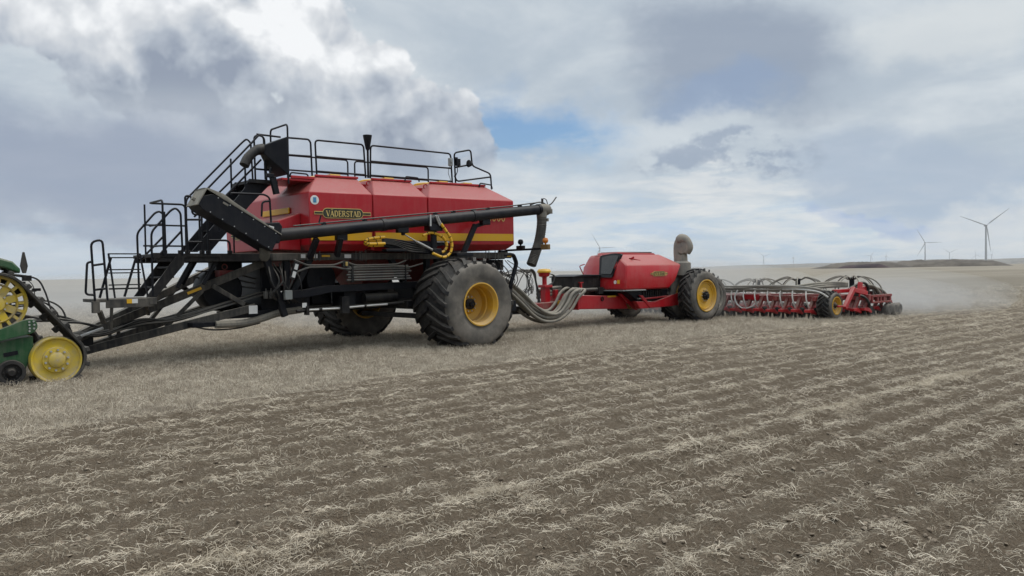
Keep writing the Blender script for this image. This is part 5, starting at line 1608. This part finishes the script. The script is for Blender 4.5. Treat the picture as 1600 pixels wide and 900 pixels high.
# ------------------------------------------------------------------ the red seed drill behind the cart
def build_drill():
    D = thing('seed_drill', 'low red seed drill with rounded tank and dusty openers, towed behind the air cart', 'seed drill', (21.2, 17.1, 0))
    # drawbar
    mb = MB(); mb.prism([(15.45, 0.52), (15.45, 0.78), (16.75, 0.82), (16.75, 0.55)], 16.88, 17.32); obj('drawbar', mb, 'red_dusty', D, bevel=0.02)
    mb = MB(); mb.prism([(16.72, 0.57), (16.72, 0.98), (18.72, 0.90), (18.95, 0.49)], 16.44, 17.7); mb.span((16.70, 16.42, 0.55), (16.78, 17.72, 1.02)); db = obj('drawbar_box', mb, 'red', D, bevel=0.02)
    mb = MB(); mb.span((16.30, 16.80, 0.60), (16.71, 16.87, 0.83)); yp = obj('warning_plate', mb, 'yellow', D, bevel=0.008)
    for z in (0.66, 0.74):
        mb = MB(); mb.bar((16.40, 16.795, z), (16.55, 16.795, z + 0.01), 0.008, 0.035); obj('plate_slot', mb, 'black', yp)
    mb = MB(); mb.bar((18.0, 16.43, 0.90), (18.35, 16.43, 0.90), 0.02, 0.05); obj('yellow_marker', mb, 'yellow', db)
    mb = MB(); mb.tube([(17.75 + 0.05 * math.cos(a), 16.42, 0.84 + 0.06 * math.sin(a)) for a in np.linspace(0, 6.283, 13)[:-1]], 0.016, 6, True); obj('lifting_ring', mb, 'black', db)
    # side members under the tank
    for yy in (16.0, 18.2):
        mb = MB(); mb.prism([(18.9, 0.50), (18.7, 0.74), (19.6, 0.70), (20.9, 0.98), (21.7, 0.98), (21.7, 0.58), (20.4, 0.52)], yy - 0.08, yy + 0.08); obj('side_member', mb, 'red', D, bevel=0.02)
    # step with two treads
    mb = MB(); mb.prism([(18.35, 0.98), (18.62, 0.98), (19.32, 0.50), (19.18, 0.44), (19.02, 0.50)], 16.30, 16.36); mb.prism([(18.85, 0.92), (19.0, 0.92), (19.42, 0.56), (19.36, 0.50)], 15.90, 15.96)
    st = obj('step', mb, 'red', D, bevel=0.01)
    for x, z in ((18.95, 0.80), (19.16, 0.66), (19.28, 0.55)):
        mb = MB(); mb.span((x - 0.1, 15.94, z), (x + 0.12, 16.32, z + 0.03)); obj('tread', mb, 'grey_box', st)
    # jack post with yellow cap
    mb = MB(); mb.span((15.95, 17.0, 0.78), (16.15, 17.2, 1.25)); mb.span((15.9, 16.95, 1.22), (16.2, 17.25, 1.30)); mb.tube([(16.02, 17.1, 1.28), (16.02, 17.1, 1.52), (16.01, 17.1, 1.56), (16.01, 17.1, 1.66)], [0.07, 0.07, 0.16, 0.18], 12); mb.bar((16.4, 17.05, 0.8), (16.4, 17.05, 1.15), 0.14, 0.12)
    jp = obj('hose_post', mb, 'red', D, bevel=0.01)
    mb = MB(); mb.lathe([(0.01, 1.66), (0.20, 1.66), (0.205, 1.70), (0.17, 1.755), (0.06, 1.77), (0.01, 1.77)], (16.01, 17.1, 0), 'Z', 18); obj('post_cap', mb, 'yellow', jp)
    for k in range(3):
        mb = MB(); mb.tube(curve([(16.15, 17.0, 1.62), (16.28 + 0.03 * k, 17.0, 1.56), (16.28, 17.0, 1.38), (16.18 - 0.05 * k, 17.0, 1.28), (16.25, 17.0, 1.18 - 0.03 * k)]), 0.014, 5); obj('cable', mb, 'hose_black', jp)
    # black tool box on the drawbar
    mb = MB(); mb.prism([(16.82, 1.16), (16.80, 1.50), (17.2, 1.55), (18.3, 1.52), (18.35, 1.14)], 16.70, 17.65); tb = obj('tool_box', mb, 'black_dusty', D, bevel=0.03)
    mb = MB(); mb.prism([(16.77, 1.50), (16.77, 1.535), (17.2, 1.585), (18.32, 1.555), (18.32, 1.52)], 16.66, 17.7); obj('box_lid', mb, 'black', tb, bevel=0.015)
    mb = MB(); mb.span((17.05, 16.62, 1.1), (17.1, 16.68, 1.34)); mb.span((17.0, 16.60, 1.33), (17.14, 16.68, 1.36)); obj('box_bracket', mb, 'red', tb)
    # tank: front leaning back, rounded shoulder, tapered rear
    def ring(z, xf, xr, yn, yf, ch, rn):
        c = []
        pts = [Vector((xf, yf - ch[1], 0)), Vector((xf, yn + 0.02, 0)), Vector((xf + rn, yn, 0)), Vector((xr, yn, 0)), Vector((xr, yf, 0)), Vector((xf + ch[0], yf, 0))]
        return [(p.x, p.y, z) for p in pts]
    L = [ring(1.10, 17.98, 20.05, 15.72, 18.30, (0.9, 1.1), 0.55), ring(1.35, 17.98, 20.35, 15.68, 18.35, (0.9, 1.2), 0.55), ring(1.80, 18.05, 20.62, 15.68, 18.35, (0.9, 1.3), 0.60),
         ring(1.86, 18.06, 20.64, 15.72, 18.30, (0.9, 1.3), 0.60), ring(2.13, 18.22, 20.35, 16.20, 17.95, (0.6, 0.8), 0.30), ring(2.17, 18.26, 20.30, 16.28, 17.9, (0.6, 0.8), 0.30)]
    vs = [p for l in L for p in l]
    n = 6
    mb = MB(); mb.add(vs, [tuple(range(n - 1, -1, -1)), tuple((len(L) - 1) * n + k for k in range(n))] + [(i * n + k, i * n + (k + 1) % n, (i + 1) * n + (k + 1) % n, (i + 1) * n + k) for i in range(len(L) - 1) for k in range(n)])
    tk = obj('tank', mb, 'drill_red', D, bevel=0.05, angle=42)
    mb = MB(); mb.prism([(18.32, 2.165), (18.38, 2.24), (20.1, 2.22), (20.25, 2.14)], 16.34, 17.15); ld = obj('tank_lid', mb, 'red', tk, bevel=0.02)
    mb = MB(); mb.span((18.45, 16.38, 2.225), (20.05, 17.1, 2.255)); obj('lid_cover', mb, 'black_dusty', ld, bevel=0.008)
    mb = MB(); mb.bar((18.55, 16.02, 2.05), (18.95, 15.95, 1.98), 0.05, 0.02); mb.bar((18.6, 16.0, 2.03), (18.62, 15.9, 2.08), 0.03, 0.05); obj('lid_latch', mb, 'red', tk)
    logo(D, (19.52, 15.672, 1.565), (1, 0, 0), (0, 0, 1), (0, -1, 0), 0.60, 0.155, 0.105)
    # front window in its black frame, leaning with the tank
    def fpt(u, v, off):
        x = float(np.interp(v, [1.1, 1.35, 1.80, 1.86, 2.13, 2.25], [17.975, 17.975, 18.045, 18.055, 18.215, 18.30]))
        return (x - off, u, v)
    out = fillet([Vector((0, *p)) for p in [(16.72, 1.50), (16.86, 2.14), (16.35, 2.20), (16.02, 2.17), (16.20, 1.48), (16.72, 1.50)]], 0.07, 4)[:-1]
    def panel(mb, pts, o0, o1, k=1.0):
        cu = sum(p.y for p in pts) / len(pts); cv = sum(p.z for p in pts) / len(pts)
        q = [(cu + (p.y - cu) * k, cv + (p.z - cv) * k) for p in pts]
        a = [fpt(u, v, o0) for u, v in q]; b = [fpt(u, v, o1) for u, v in q]
        m = len(q)
        mb.add(a + b, [tuple(range(2 * m - 1, m - 1, -1)), tuple(range(m))] + [(i, (i + 1) % m, (i + 1) % m + m, i + m) for i in range(m)])
    mb = MB(); panel(mb, out, -0.03, 0.05); wf = obj('window_frame', mb, 'black', tk, bevel=0.012, angle=30)
    mb = MB(); panel(mb, out, 0.04, 0.056, 0.80); obj('window', mb, 'glass', wf)
    for z in (1.52, 1.84):
        mb = MB(); mb.bar((18.02 + (z - 1.1) * .2, 16.16, z), (18.04 + (z - 1.1) * .2, 15.86, z), 0.05, 0.03); obj('hinge', mb, 'red', wf)
    mb = MB(); mb.span((17.975, 15.92, 1.29), (17.985, 16.02, 1.40)); s1 = obj('sticker', mb, 'yellow', tk)
    mb = MB(); mb.lathe([(0.01, -0.004), (0.055, -0.004), (0.055, 0.004)], (17.978, 16.10, 1.335), 'X', 14); obj('sticker', mb, 'white', tk)
    mb = MB(); mb.span((17.93, 15.75, 1.07), (18.05, 16.7, 1.10)); mb.tube([(18.05, 15.75, 1.085), (18.9, 15.70, 1.08)], 0.02, 6); obj('tank_sill', mb, 'grey_box', tk)
    mb = MB(); mb.tube(fillet([(18.55, 17.95, 1.55), (18.40, 18.0, 1.85), (18.55, 17.9, 1.9)], 0.06, 3), 0.018, 6); obj('grab_handle', mb, 'red', tk)
    # dark gear below the tank
    mb = MB(); mb.prism([(18.3, 1.08), (18.9, 0.72), (20.2, 0.74), (20.4, 1.08)], 16.0, 18.0); um = obj('metering_unit', mb, 'black', D, bevel=0.03)
    mb = MB()
    for k in range(9):
        mb.span((19.1 + 0.11 * k, 15.96, 0.86), (19.16 + 0.11 * k, 16.0, 1.04))
    obj('metering_ribs', mb, 'black_dusty', um)
    mb = MB(); mb.tube([(19.0, 15.95, 0.80), (20.2, 15.95, 0.84)], 0.03, 8); obj('metering_shaft', mb, 'red', um)
    mb = MB(); mb.tube(curve([(16.9, 16.75, 1.10), (17.5, 16.6, 1.12), (18.2, 16.6, 1.10), (18.7, 16.6, 1.0)]), 0.06, 10); mb.box((17.8, 16.58, 1.09), (0.2, 0.16, 0.2)); obj('air_hose', mb, 'hose_black', D)
    mb = MB(); mb.lathe([(0.02, 16.9), (0.42, 16.9), (0.46, 16.98), (0.46, 17.4), (0.02, 17.5)], (20.9, 0, 1.1), 'Y', 28); mb.span((20.3, 16.2, 0.95), (21.3, 16.7, 1.35)); obj('fan_housing', mb, 'tower_grey', D, angle=40)
    # wheels of the drill
    wheel(D, 21.20, 0.845, 15.12, 15.72, 0.865, 0.49, 21, 0.05, 0.42, -1, 0.10)
    wheel(D, 21.20, 0.845, 15.92, 16.50, 0.865, 0.49, 21, 0.05, 0.42, -1, 0.10)
    wheel(D, 21.20, 0.845, 18.25, 18.85, 0.865, 0.49, 21, 0.05, 0.42, 1, 0.10)
    wheel(D, 22.85, 0.74, 15.95, 16.55, 0.76, 0.42, 20, 0.05, 0.42, -1, 0.10, 'tower_grey')
    mb = MB(); mb.span((21.05, 15.3, 0.72), (21.35, 18.7, 0.98)); obj('axle', mb, 'red_dusty', D, bevel=0.02)
    # spider on the near hub
    mb = MB()
    for k in range(8):
        a = k * math.pi / 4 + 0.2; mb.bar((21.2, 15.145, 0.845), (21.2 + 0.14 * math.cos(a), 15.145, 0.845 + 0.14 * math.sin(a)), 0.05, 0.045)
    obj('hub_spider', mb, 'black', D, bevel=0.008)
    # dust-caked riser tower with its hooked duct
    mb = MB(); mb.tube(curve([(21.0, 15.95, 1.5), (21.0, 15.95, 1.95), (21.0, 15.96, 2.15)]), [0.30] * 6 + [0.20] * 7, 16); obj('riser_base', mb, 'tower_grey', D, angle=50)
    mb = MB(); mb.tube(curve([(21.0, 16.08, 1.95), (21.0, 16.10, 2.30), (21.0, 16.06, 2.55), (21.0, 15.90, 2.66), (21.0, 15.70, 2.58), (21.0, 15.62, 2.38), (21.0, 15.72, 2.22)], 5), [0.13] * 12 + [0.16, 0.17, 0.18, 0.17, 0.16, 0.15, 0.14, 0.13, 0.12] + [0.11] * 10, 14); obj('riser_duct', mb, 'tower_grey', D, angle=60)
    mb = MB(); mb.lathe([(0.01, -0.12), (0.22, -0.10), (0.275, 0.0), (0.22, 0.10), (0.01, 0.12)], (21.0, 15.86, 2.43), 'X', 24)
    mb.v = [(x, y, 2.43 + (z - 2.43) * 1.08) for x, y, z in mb.v]; obj('riser_head', mb, 'tower_grey', D, angle=50)
    # air hoses slung from the cart to the drill, then along the drawbar
    for k in range(11):
        t = k / 10
        f = lambda a, b: (a[0] * (1 - t) + b[0] * t, a[1] * (1 - t) + b[1] * t)
        h1 = [(13.55, 1.75), (14.0, 1.50), (14.45, 1.20), (14.9, 0.84), (15.35, 0.62), (15.8, 0.55), (16.1, 0.78), (16.3, 1.05), (16.55, 1.17)]
        h3 = [(13.5, 1.35), (13.9, 1.15), (14.4, 0.78), (14.85, 0.46), (15.3, 0.27), (15.8, 0.27), (16.3, 0.54), (16.62, 0.92), (16.90, 1.10)]
        yy = [16.75, 16.45, 16.3, 16.6, 16.4, 16.7, 16.35, 16.55, 16.5, 16.3, 16.65][k]
        w_ = 0.04 * math.sin(3.1 * k)
        P = [(*f(a, b), ) for a, b in zip(h1, h3)]
        pts = [(x, yy + w_ * math.sin(i * 1.1 + k), z + 0.02 * math.sin(i * 1.7 + 2 * k)) for i, (x, z) in enumerate(P)]
        pts += [(17.02 + 0.04 * (k % 3), yy + 0.30, 1.14), (17.0 + 0.05 * (k % 3), yy + 0.7, 1.10), (16.9, yy + 1.1, 0.98)]
        mb = MB(); mb.tube(curve(pts, 5), 0.043, 12); obj('air_hose', mb, 'hose_grey', D, angle=60)
    for k in range(3):
        mb = MB(); mb.tube(curve([(15.95, 17.35, 0.92 + 0.10 * k), (16.4, 17.3, 1.0 + 0.09 * k), (17.0, 17.2, 1.06 + 0.07 * k), (18.0, 17.2, 1.08)]), 0.055, 10); obj('air_hose', mb, 'hose_grey', D)
    # loom of thin cables
    for k in range(16):
        r_ = random.Random(50 + k)
        a = (13.7 + 0.2 * r_.random(), 16.3 + 0.5 * r_.random(), 1.45 + 0.3 * r_.random())
        b = (14.9 + 0.3 * r_.random(), 16.75 + 0.2 * r_.random(), 1.62 + 0.14 * r_.random())
        if k < 9:
            pts = [a, (14.3, 16.6, 1.55 + 0.2 * r_.random()), b, (15.0 + 0.4 * r_.random(), 16.8, 1.2 + 0.2 * r_.random()), (14.8 + 0.5 * r_.random(), 16.85, 0.9 + 0.25 * r_.random()), (15.4, 16.9, 1.1 + 0.2 * r_.random())]
        else:
            pts = [b, (15.35 + 0.1 * r_.random(), 16.9, 1.7), (15.55, 16.95, 1.4 - 0.1 * r_.random()), (15.62 + 0.08 * r_.random(), 17.0, 1.1), (15.65 + 0.1 * r_.random(), 17.0, 0.8)]
        mb = MB(); mb.tube(curve(pts), 0.010 if k < 9 else 0.022, 5); obj('cable', mb, 'hose_black', D)

    # ---------------- tool frame: cross bars, wing beams
    for x, z, (ya, yb), m_ in ((24.05, 0.66, (12.9, 21.4), 'red_dusty'), (25.85, 0.66, (12.1, 22.0), 'red_dusty'), (27.1, 0.62, (12.15, 22.0), 'red_dusty')):
        mb = MB(); mb.span((x - 0.08, ya, z - 0.09), (x + 0.08, yb, z + 0.10)); obj('tool_bar', mb, m_, D, bevel=0.012)
    for yy in (12.95, 14.3, 15.7, 17.1, 18.5, 19.9, 21.2):
        mb = MB(); mb.span((23.8, yy - 0.07, 0.60), (27.2, yy + 0.07, 0.74)); obj('frame_beam', mb, 'red_dusty', D, bevel=0.012)
    for yy in (16.5, 17.7):
        mb = MB(); mb.bar((21.3, yy, 0.85), (24.0, yy, 0.72), 0.16, 0.2); obj('frame_beam', mb, 'red_dusty', D, bevel=0.012)
    mb = MB(); mb.span((23.90, 15.0, 0.62), (24.0, 15.55, 0.80)); obj('hinge_plate', mb, 'red', D, bevel=0.01)
    # wing end: wheel arm, post and cut-out end plate
    mb = MB(); mb.bar((25.0, 12.22, 1.0), (24.36, 12.22, 0.38), 0.12, 0.13); obj('wheel_arm', mb, 'drill_red', D, bevel=0.012)
    mb = MB(); mb.bar((24.40, 12.24, 0.43), (24.18, 12.36, 0.44), 0.07, 0.06); mb.bar((24.9, 12.25, 0.95), (25.9, 12.25, 0.80), 0.12, 0.14); mb.bar((25.4, 12.25, 0.7), (25.5, 12.25, 1.17), 0.10, 0.16); mb.bar((25.5, 12.3, 1.0), (26.2, 12.3, 0.70), 0.10, 0.12); mb.bar((24.4, 12.6, 0.90), (25.6, 12.3, 0.92), 0.12, 0.12)
    obj('wing_frame', mb, 'drill_red', D, bevel=0.012)
    mb = MB()
    mb.span((26.1, 12.12, 0.66), (27.5, 12.24, 0.74)); mb.span((26.1, 12.12, 0.46), (27.5, 12.24, 0.52))
    for x in (26.12, 26.50, 26.72, 26.95, 27.42):
        mb.span((x - 0.05, 12.13, 0.47), (x + 0.05, 12.23, 0.73))
    obj('end_plate', mb, 'red_dusty', D, bevel=0.01)
    wheel(D, 24.25, 0.455, 12.40, 12.92, 0.48, 0.27, 18, 0.035, 0.5, -1, 0.12)
    # ---------------- one opener: shank, foot, knife, packer wheel, seed tube; then copies
    def opener(x, y, tube=True):
        mb = MB(); mb.bar((x + 0.34, y, 0.72), (x + 0.02, y, 0.30), 0.10, 0.11)
        o = obj('opener', mb, 'red_dusty', D, bevel=0.01)
        mb = MB(); mb.prism([(x - 0.17, 0.25), (x - 0.17, 0.34), (x + 0.15, 0.345), (x + 0.36, 0.20), (x + 0.30, 0.15), (x + 0.1, 0.22)], y - 0.08, y + 0.08); obj('opener_foot', mb, 'drill_red', o, bevel=0.01)
        mb = MB(); mb.prism([(x - 0.06, 0.26), (x + 0.05, 0.26), (x + 0.02, -0.02), (x - 0.05, -0.02)], y - 0.02, y + 0.02); obj('knife', mb, 'black_dusty', o)
        mb = MB(); mb.lathe([(0.02, y - 0.05), (0.10, y - 0.05), (0.15, y - 0.055), (0.19, y - 0.03), (0.20, y), (0.19, y + 0.03), (0.15, y + 0.055), (0.02, y + 0.05)], (x + 0.40, 0, 0.19), 'Y', 20); obj('packer_wheel', mb, 'rubber', o)
        if tube:
            mb = MB(); mb.tube(curve([(x + 0.05, y + 0.12, 0.92), (x - 0.10, y + 0.05, 0.80), (x - 0.14, y, 0.60), (x - 0.02, y, 0.40)], 5), 0.022, 8); obj('seed_tube', mb, 'white_tube', o)
        return o
    proto = opener(23.70, 13.05)
    for y in [13.05 + 0.457 * k for k in range(1, 18)]:
        copy_part(proto, D, (0.02 * math.sin(y * 5), y - 13.05, 0.01 * math.sin(y * 9)))
    rear = opener(25.72, 12.22, False)
    for x, y0, n_ in ((25.72, 12.22, 21), (26.9, 12.45, 20)):
        for k in range(n_):
            if x > 26 or k:
                copy_part(rear, D, (x - 25.72, y0 + 0.457 * k - 12.22, 0.0))
    copy_part(rear, D, (25.28 - 25.72, 12.35 - 12.22, 0.0))
    for k, P in enumerate(([(25.2, 12.5, 0.95), (25.7, 12.3, 1.15), (26.0, 12.25, 1.02), (26.05, 12.25, 0.70)], [(25.6, 12.6, 1.0), (26.3, 12.3, 1.05), (26.75, 12.25, 0.85), (27.0, 12.2, 0.5)], [(25.2, 12.4, 0.8), (25.5, 12.15, 0.70), (25.75, 12.1, 0.5), (25.9, 12.15, 0.35)], [(26.2, 12.5, 0.9), (26.9, 12.4, 0.95), (27.4, 12.3, 0.75), (27.7, 12.3, 0.4)])):
        mb = MB(); mb.tube(curve(P, 6), 0.045, 10); obj('air_hose', mb, 'hose_grey' if k % 2 else 'hose_black', D)
    mb = MB(); mb.bar((26.0, 12.6, 0.78), (27.6, 12.5, 0.72), 0.18, 0.2); obj('rear_beam', mb, 'red_dusty', D, bevel=0.01)
    mb = MB(); mb.bar((25.9, 12.35, 1.02), (26.0, 12.35, 0.6), 0.14, 0.16); obj('hinge_post', mb, 'drill_red', D, bevel=0.012)
    for k, x in enumerate((27.3, 27.75, 28.1)):
        mb = MB(); mb.lathe([(0.02, 12.1), (0.15, 12.1), (0.21, 12.15), (0.21, 12.25), (0.15, 12.3), (0.02, 12.3)], (x, 0, 0.21), 'Y', 20); obj('gauge_wheel', mb, 'rubber_dusty', D)
        mb = MB(); mb.bar((x, 12.33, 0.22), (x - 0.35, 12.33, 0.6), 0.05, 0.07); obj('gauge_arm', mb, 'red_dusty', D)
    mb = MB(); mb.tube(curve([(28.0, 12.2, 0.10), (28.2, 12.2, 0.14), (28.32, 12.2, 0.28)]), 0.05, 8); mb.bar((27.4, 12.2, 0.3), (28.1, 12.2, 0.12), 0.06, 0.08); obj('harrow_tine', mb, 'hose_grey', D)
    # ---------------- hoses: trunk along the front bar, white loops, distribution towers with arching hoses
    for k in range(7):
        z = 1.09 - 0.030 * k; q = 0.13 * (k % 2) + 0.03 * k
        pts = [(22.6 + q, 17.2, z), (23.3 + q, 16.6, z + 0.01), (23.65 + q, 16.0, z - 0.02 + 0.02 * math.sin(2 * k)), (23.7 + q, 14.9, z - 0.035 * math.sin(k * 1.7)), (23.7 + q, 13.9, z - 0.02 + 0.02 * math.cos(3 * k)), (23.8 + 0.05 * k + q, 13.1, z - 0.05), (24.0 + 0.1 * k + q, 12.75, z - 0.14)]
        mb = MB(); mb.tube(curve(pts, 6), 0.030, 10); obj('air_hose', mb, 'trunk', D)
    mb = MB(); mb.tube(curve([(23.75, 14.0, 0.98), (23.75, 13.3, 0.97), (23.75, 12.75, 0.90), (23.78, 12.45, 0.74)], 6), 0.026, 8); obj('seed_tube', mb, 'white_tube', D)
    mb = MB(); mb.tube(curve([(23.7, 15.65, 0.95), (23.62, 15.72, 0.70), (23.6, 15.6, 0.45), (23.6, 15.35, 0.33), (23.6, 15.05, 0.40), (23.65, 14.95, 0.5)], 6), 0.026, 8); obj('seed_tube', mb, 'white_tube', D)
    for k in range(3):
        mb = MB(); mb.tube(curve([(24.3, 14.2 - 0.2 * k, 1.0 - 0.05 * k), (24.8, 13.5 - 0.1 * k, 1.13 - 0.06 * k), (25.4, 13.0, 1.16 - 0.06 * k), (26.3, 13.1, 1.12 - 0.05 * k)], 6), 0.045, 10); obj('air_hose', mb, 'hose_grey', D)
    def tower(x, y, z0, z1, n_, rad, seed):
        r_ = random.Random(seed)
        mb = MB(); mb.lathe([(0.09, z0), (0.085, z1 - 0.08), (0.12, z1 - 0.05), (0.12, z1), (0.01, z1 + 0.02)], (x, y, 0), 'Z', 14)
        tw = obj('distributor', mb, 'black', D)
        for k in range(n_):
            a = 2 * math.pi * k / n_ + 0.3
            h = z1 - 0.03 - 0.05 * r_.random(); a += 0.35 * (r_.random() - 0.5)
            R_ = rad * (0.8 + 0.4 * r_.random())
            px = [(x + 0.10 * math.cos(a), y + 0.10 * math.sin(a), h), (x + 0.35 * R_ * math.cos(a), y + 0.35 * R_ * math.sin(a), h + 0.08 + 0.05 * r_.random()),
                  (x + 0.75 * R_ * math.cos(a), y + 0.75 * R_ * math.sin(a), h - 0.02), (x + R_ * math.cos(a), y + R_ * math.sin(a), h - 0.25), (x + (R_ + 0.06) * math.cos(a), y + (R_ + 0.06) * math.sin(a), 0.72)]
            m2 = MB(); m2.tube(curve(px, 5), 0.022, 8); obj('seed_hose', m2, 'hose_grey', tw)
    tower(26.75, 13.15, 0.75, 1.30, 9, 1.0, 1)
    tower(26.75, 15.15, 0.75, 1.27, 9, 1.0, 2)
    tower(26.7, 16.75, 0.75, 1.22, 9, 0.9, 3)
    tower(26.7, 18.7, 0.75, 1.22, 8, 0.9, 4)
    for k in range(3):
        mb = MB(); mb.tube(curve([(26.1 + 0.1 * k, 12.5, 0.80), (26.0 + 0.1 * k, 12.4, 1.02 - 0.03 * k), (26.25 + 0.1 * k, 12.35, 1.08 - 0.04 * k), (26.6 + 0.1 * k, 12.35, 0.9), (26.9 + 0.12 * k, 12.3, 0.6 - 0.1 * k)], 6), 0.035 if k < 2 else 0.05, 8); obj('seed_hose', mb, 'hose_grey' if k != 1 else 'hose_black', D)
    return D


MAT['drill_red'] = paint('drill_red_paint', (0.42, 0.007, 0.014), 0.32, 0.32, 0.08, 0.4)
MAT['trunk'] = paint('pale_trunk_hose', (0.24, 0.23, 0.21), 0.7, 0.5, 0.3)
build_drill()


# ------------------------------------------------------------------ blown dust
def dust(name, c, rad, dens, col=(0.97, 0.94, 0.90), rot=0.0):
    mb = MB()
    nu, nv = 28, 16
    for i in range(nv + 1):
        th = math.pi * i / nv
        for k in range(nu):
            ph = 2 * math.pi * k / nu
            b = 1 + 0.10 * math.sin(3 * ph + i) * math.sin(th)
            x, y = rad[0] * math.sin(th) * math.cos(ph) * b, rad[1] * math.sin(th) * math.sin(ph) * b
            mb.v.append((c[0] + x * math.cos(rot) - y * math.sin(rot), c[1] + x * math.sin(rot) + y * math.cos(rot), c[2] + rad[2] * math.cos(th)))
    for i in range(nv):
        for k in range(nu):
            l = (k + 1) % nu
            mb.f.append((i * nu + k, (i + 1) * nu + k, (i + 1) * nu + l, i * nu + l)); mb.mi.append(0)
    m = bpy.data.materials.new(name + '_air'); m.use_nodes = True; m.node_tree.nodes.clear()
    n = NT(m.node_tree); out = n.add('ShaderNodeOutputMaterial'); v = n.add('ShaderNodeVolumePrincipled')
    v.inputs['Color'].default_value = (*col, 1); v.inputs['Density'].default_value = dens; v.inputs['Anisotropy'].default_value = 0.2
    n.l.new(v.outputs[0], out.inputs['Volume'])
    o = obj(name, mb, m); setting(o, 'stuff')
    return o


if DUST_ON:
    dust('dust_cloud', (32.0, 14.2, 0.1), (7.0, 4.2, 1.5), 0.045)
    dust('dust_cloud', (31.2, 13.6, 0.1), (4.0, 2.6, 1.15), 0.07)
    dust('dust_cloud', (29.6, 13.0, 0.1), (2.1, 1.4, 0.75), 0.14)
    dust('dust_cloud', (27.0, 19.5, 0.2), (7.0, 4.5, 1.8), 0.075)
    dust('dust_cloud', (24.5, 18.5, 0.9), (3.5, 3.0, 2.3), 0.045)
    dust('dust_cloud', (20.0, 22.5, 0.0), (10.0, 3.5, 1.0), 0.06)
    dust('dust_cloud', (22.0, 42.0, 0.2), (34.0, 17.0, 1.9), 0.035)
    mb = MB(); mb.span((-9500, -9500, -3.0), (14500, 14500, 150))
    m = bpy.data.materials.new('haze_air'); m.use_nodes = True; m.node_tree.nodes.clear()
    n = NT(m.node_tree); out = n.add('ShaderNodeOutputMaterial'); v = n.add('ShaderNodeVolumePrincipled')
    v.inputs['Color'].default_value = (0.92, 0.95, 0.98, 1); v.inputs['Density'].default_value = 0.00005; v.inputs['Anisotropy'].default_value = 0.3
    n.l.new(v.outputs[0], out.inputs['Volume'])
    setting(obj('haze', mb, m), 'stuff')
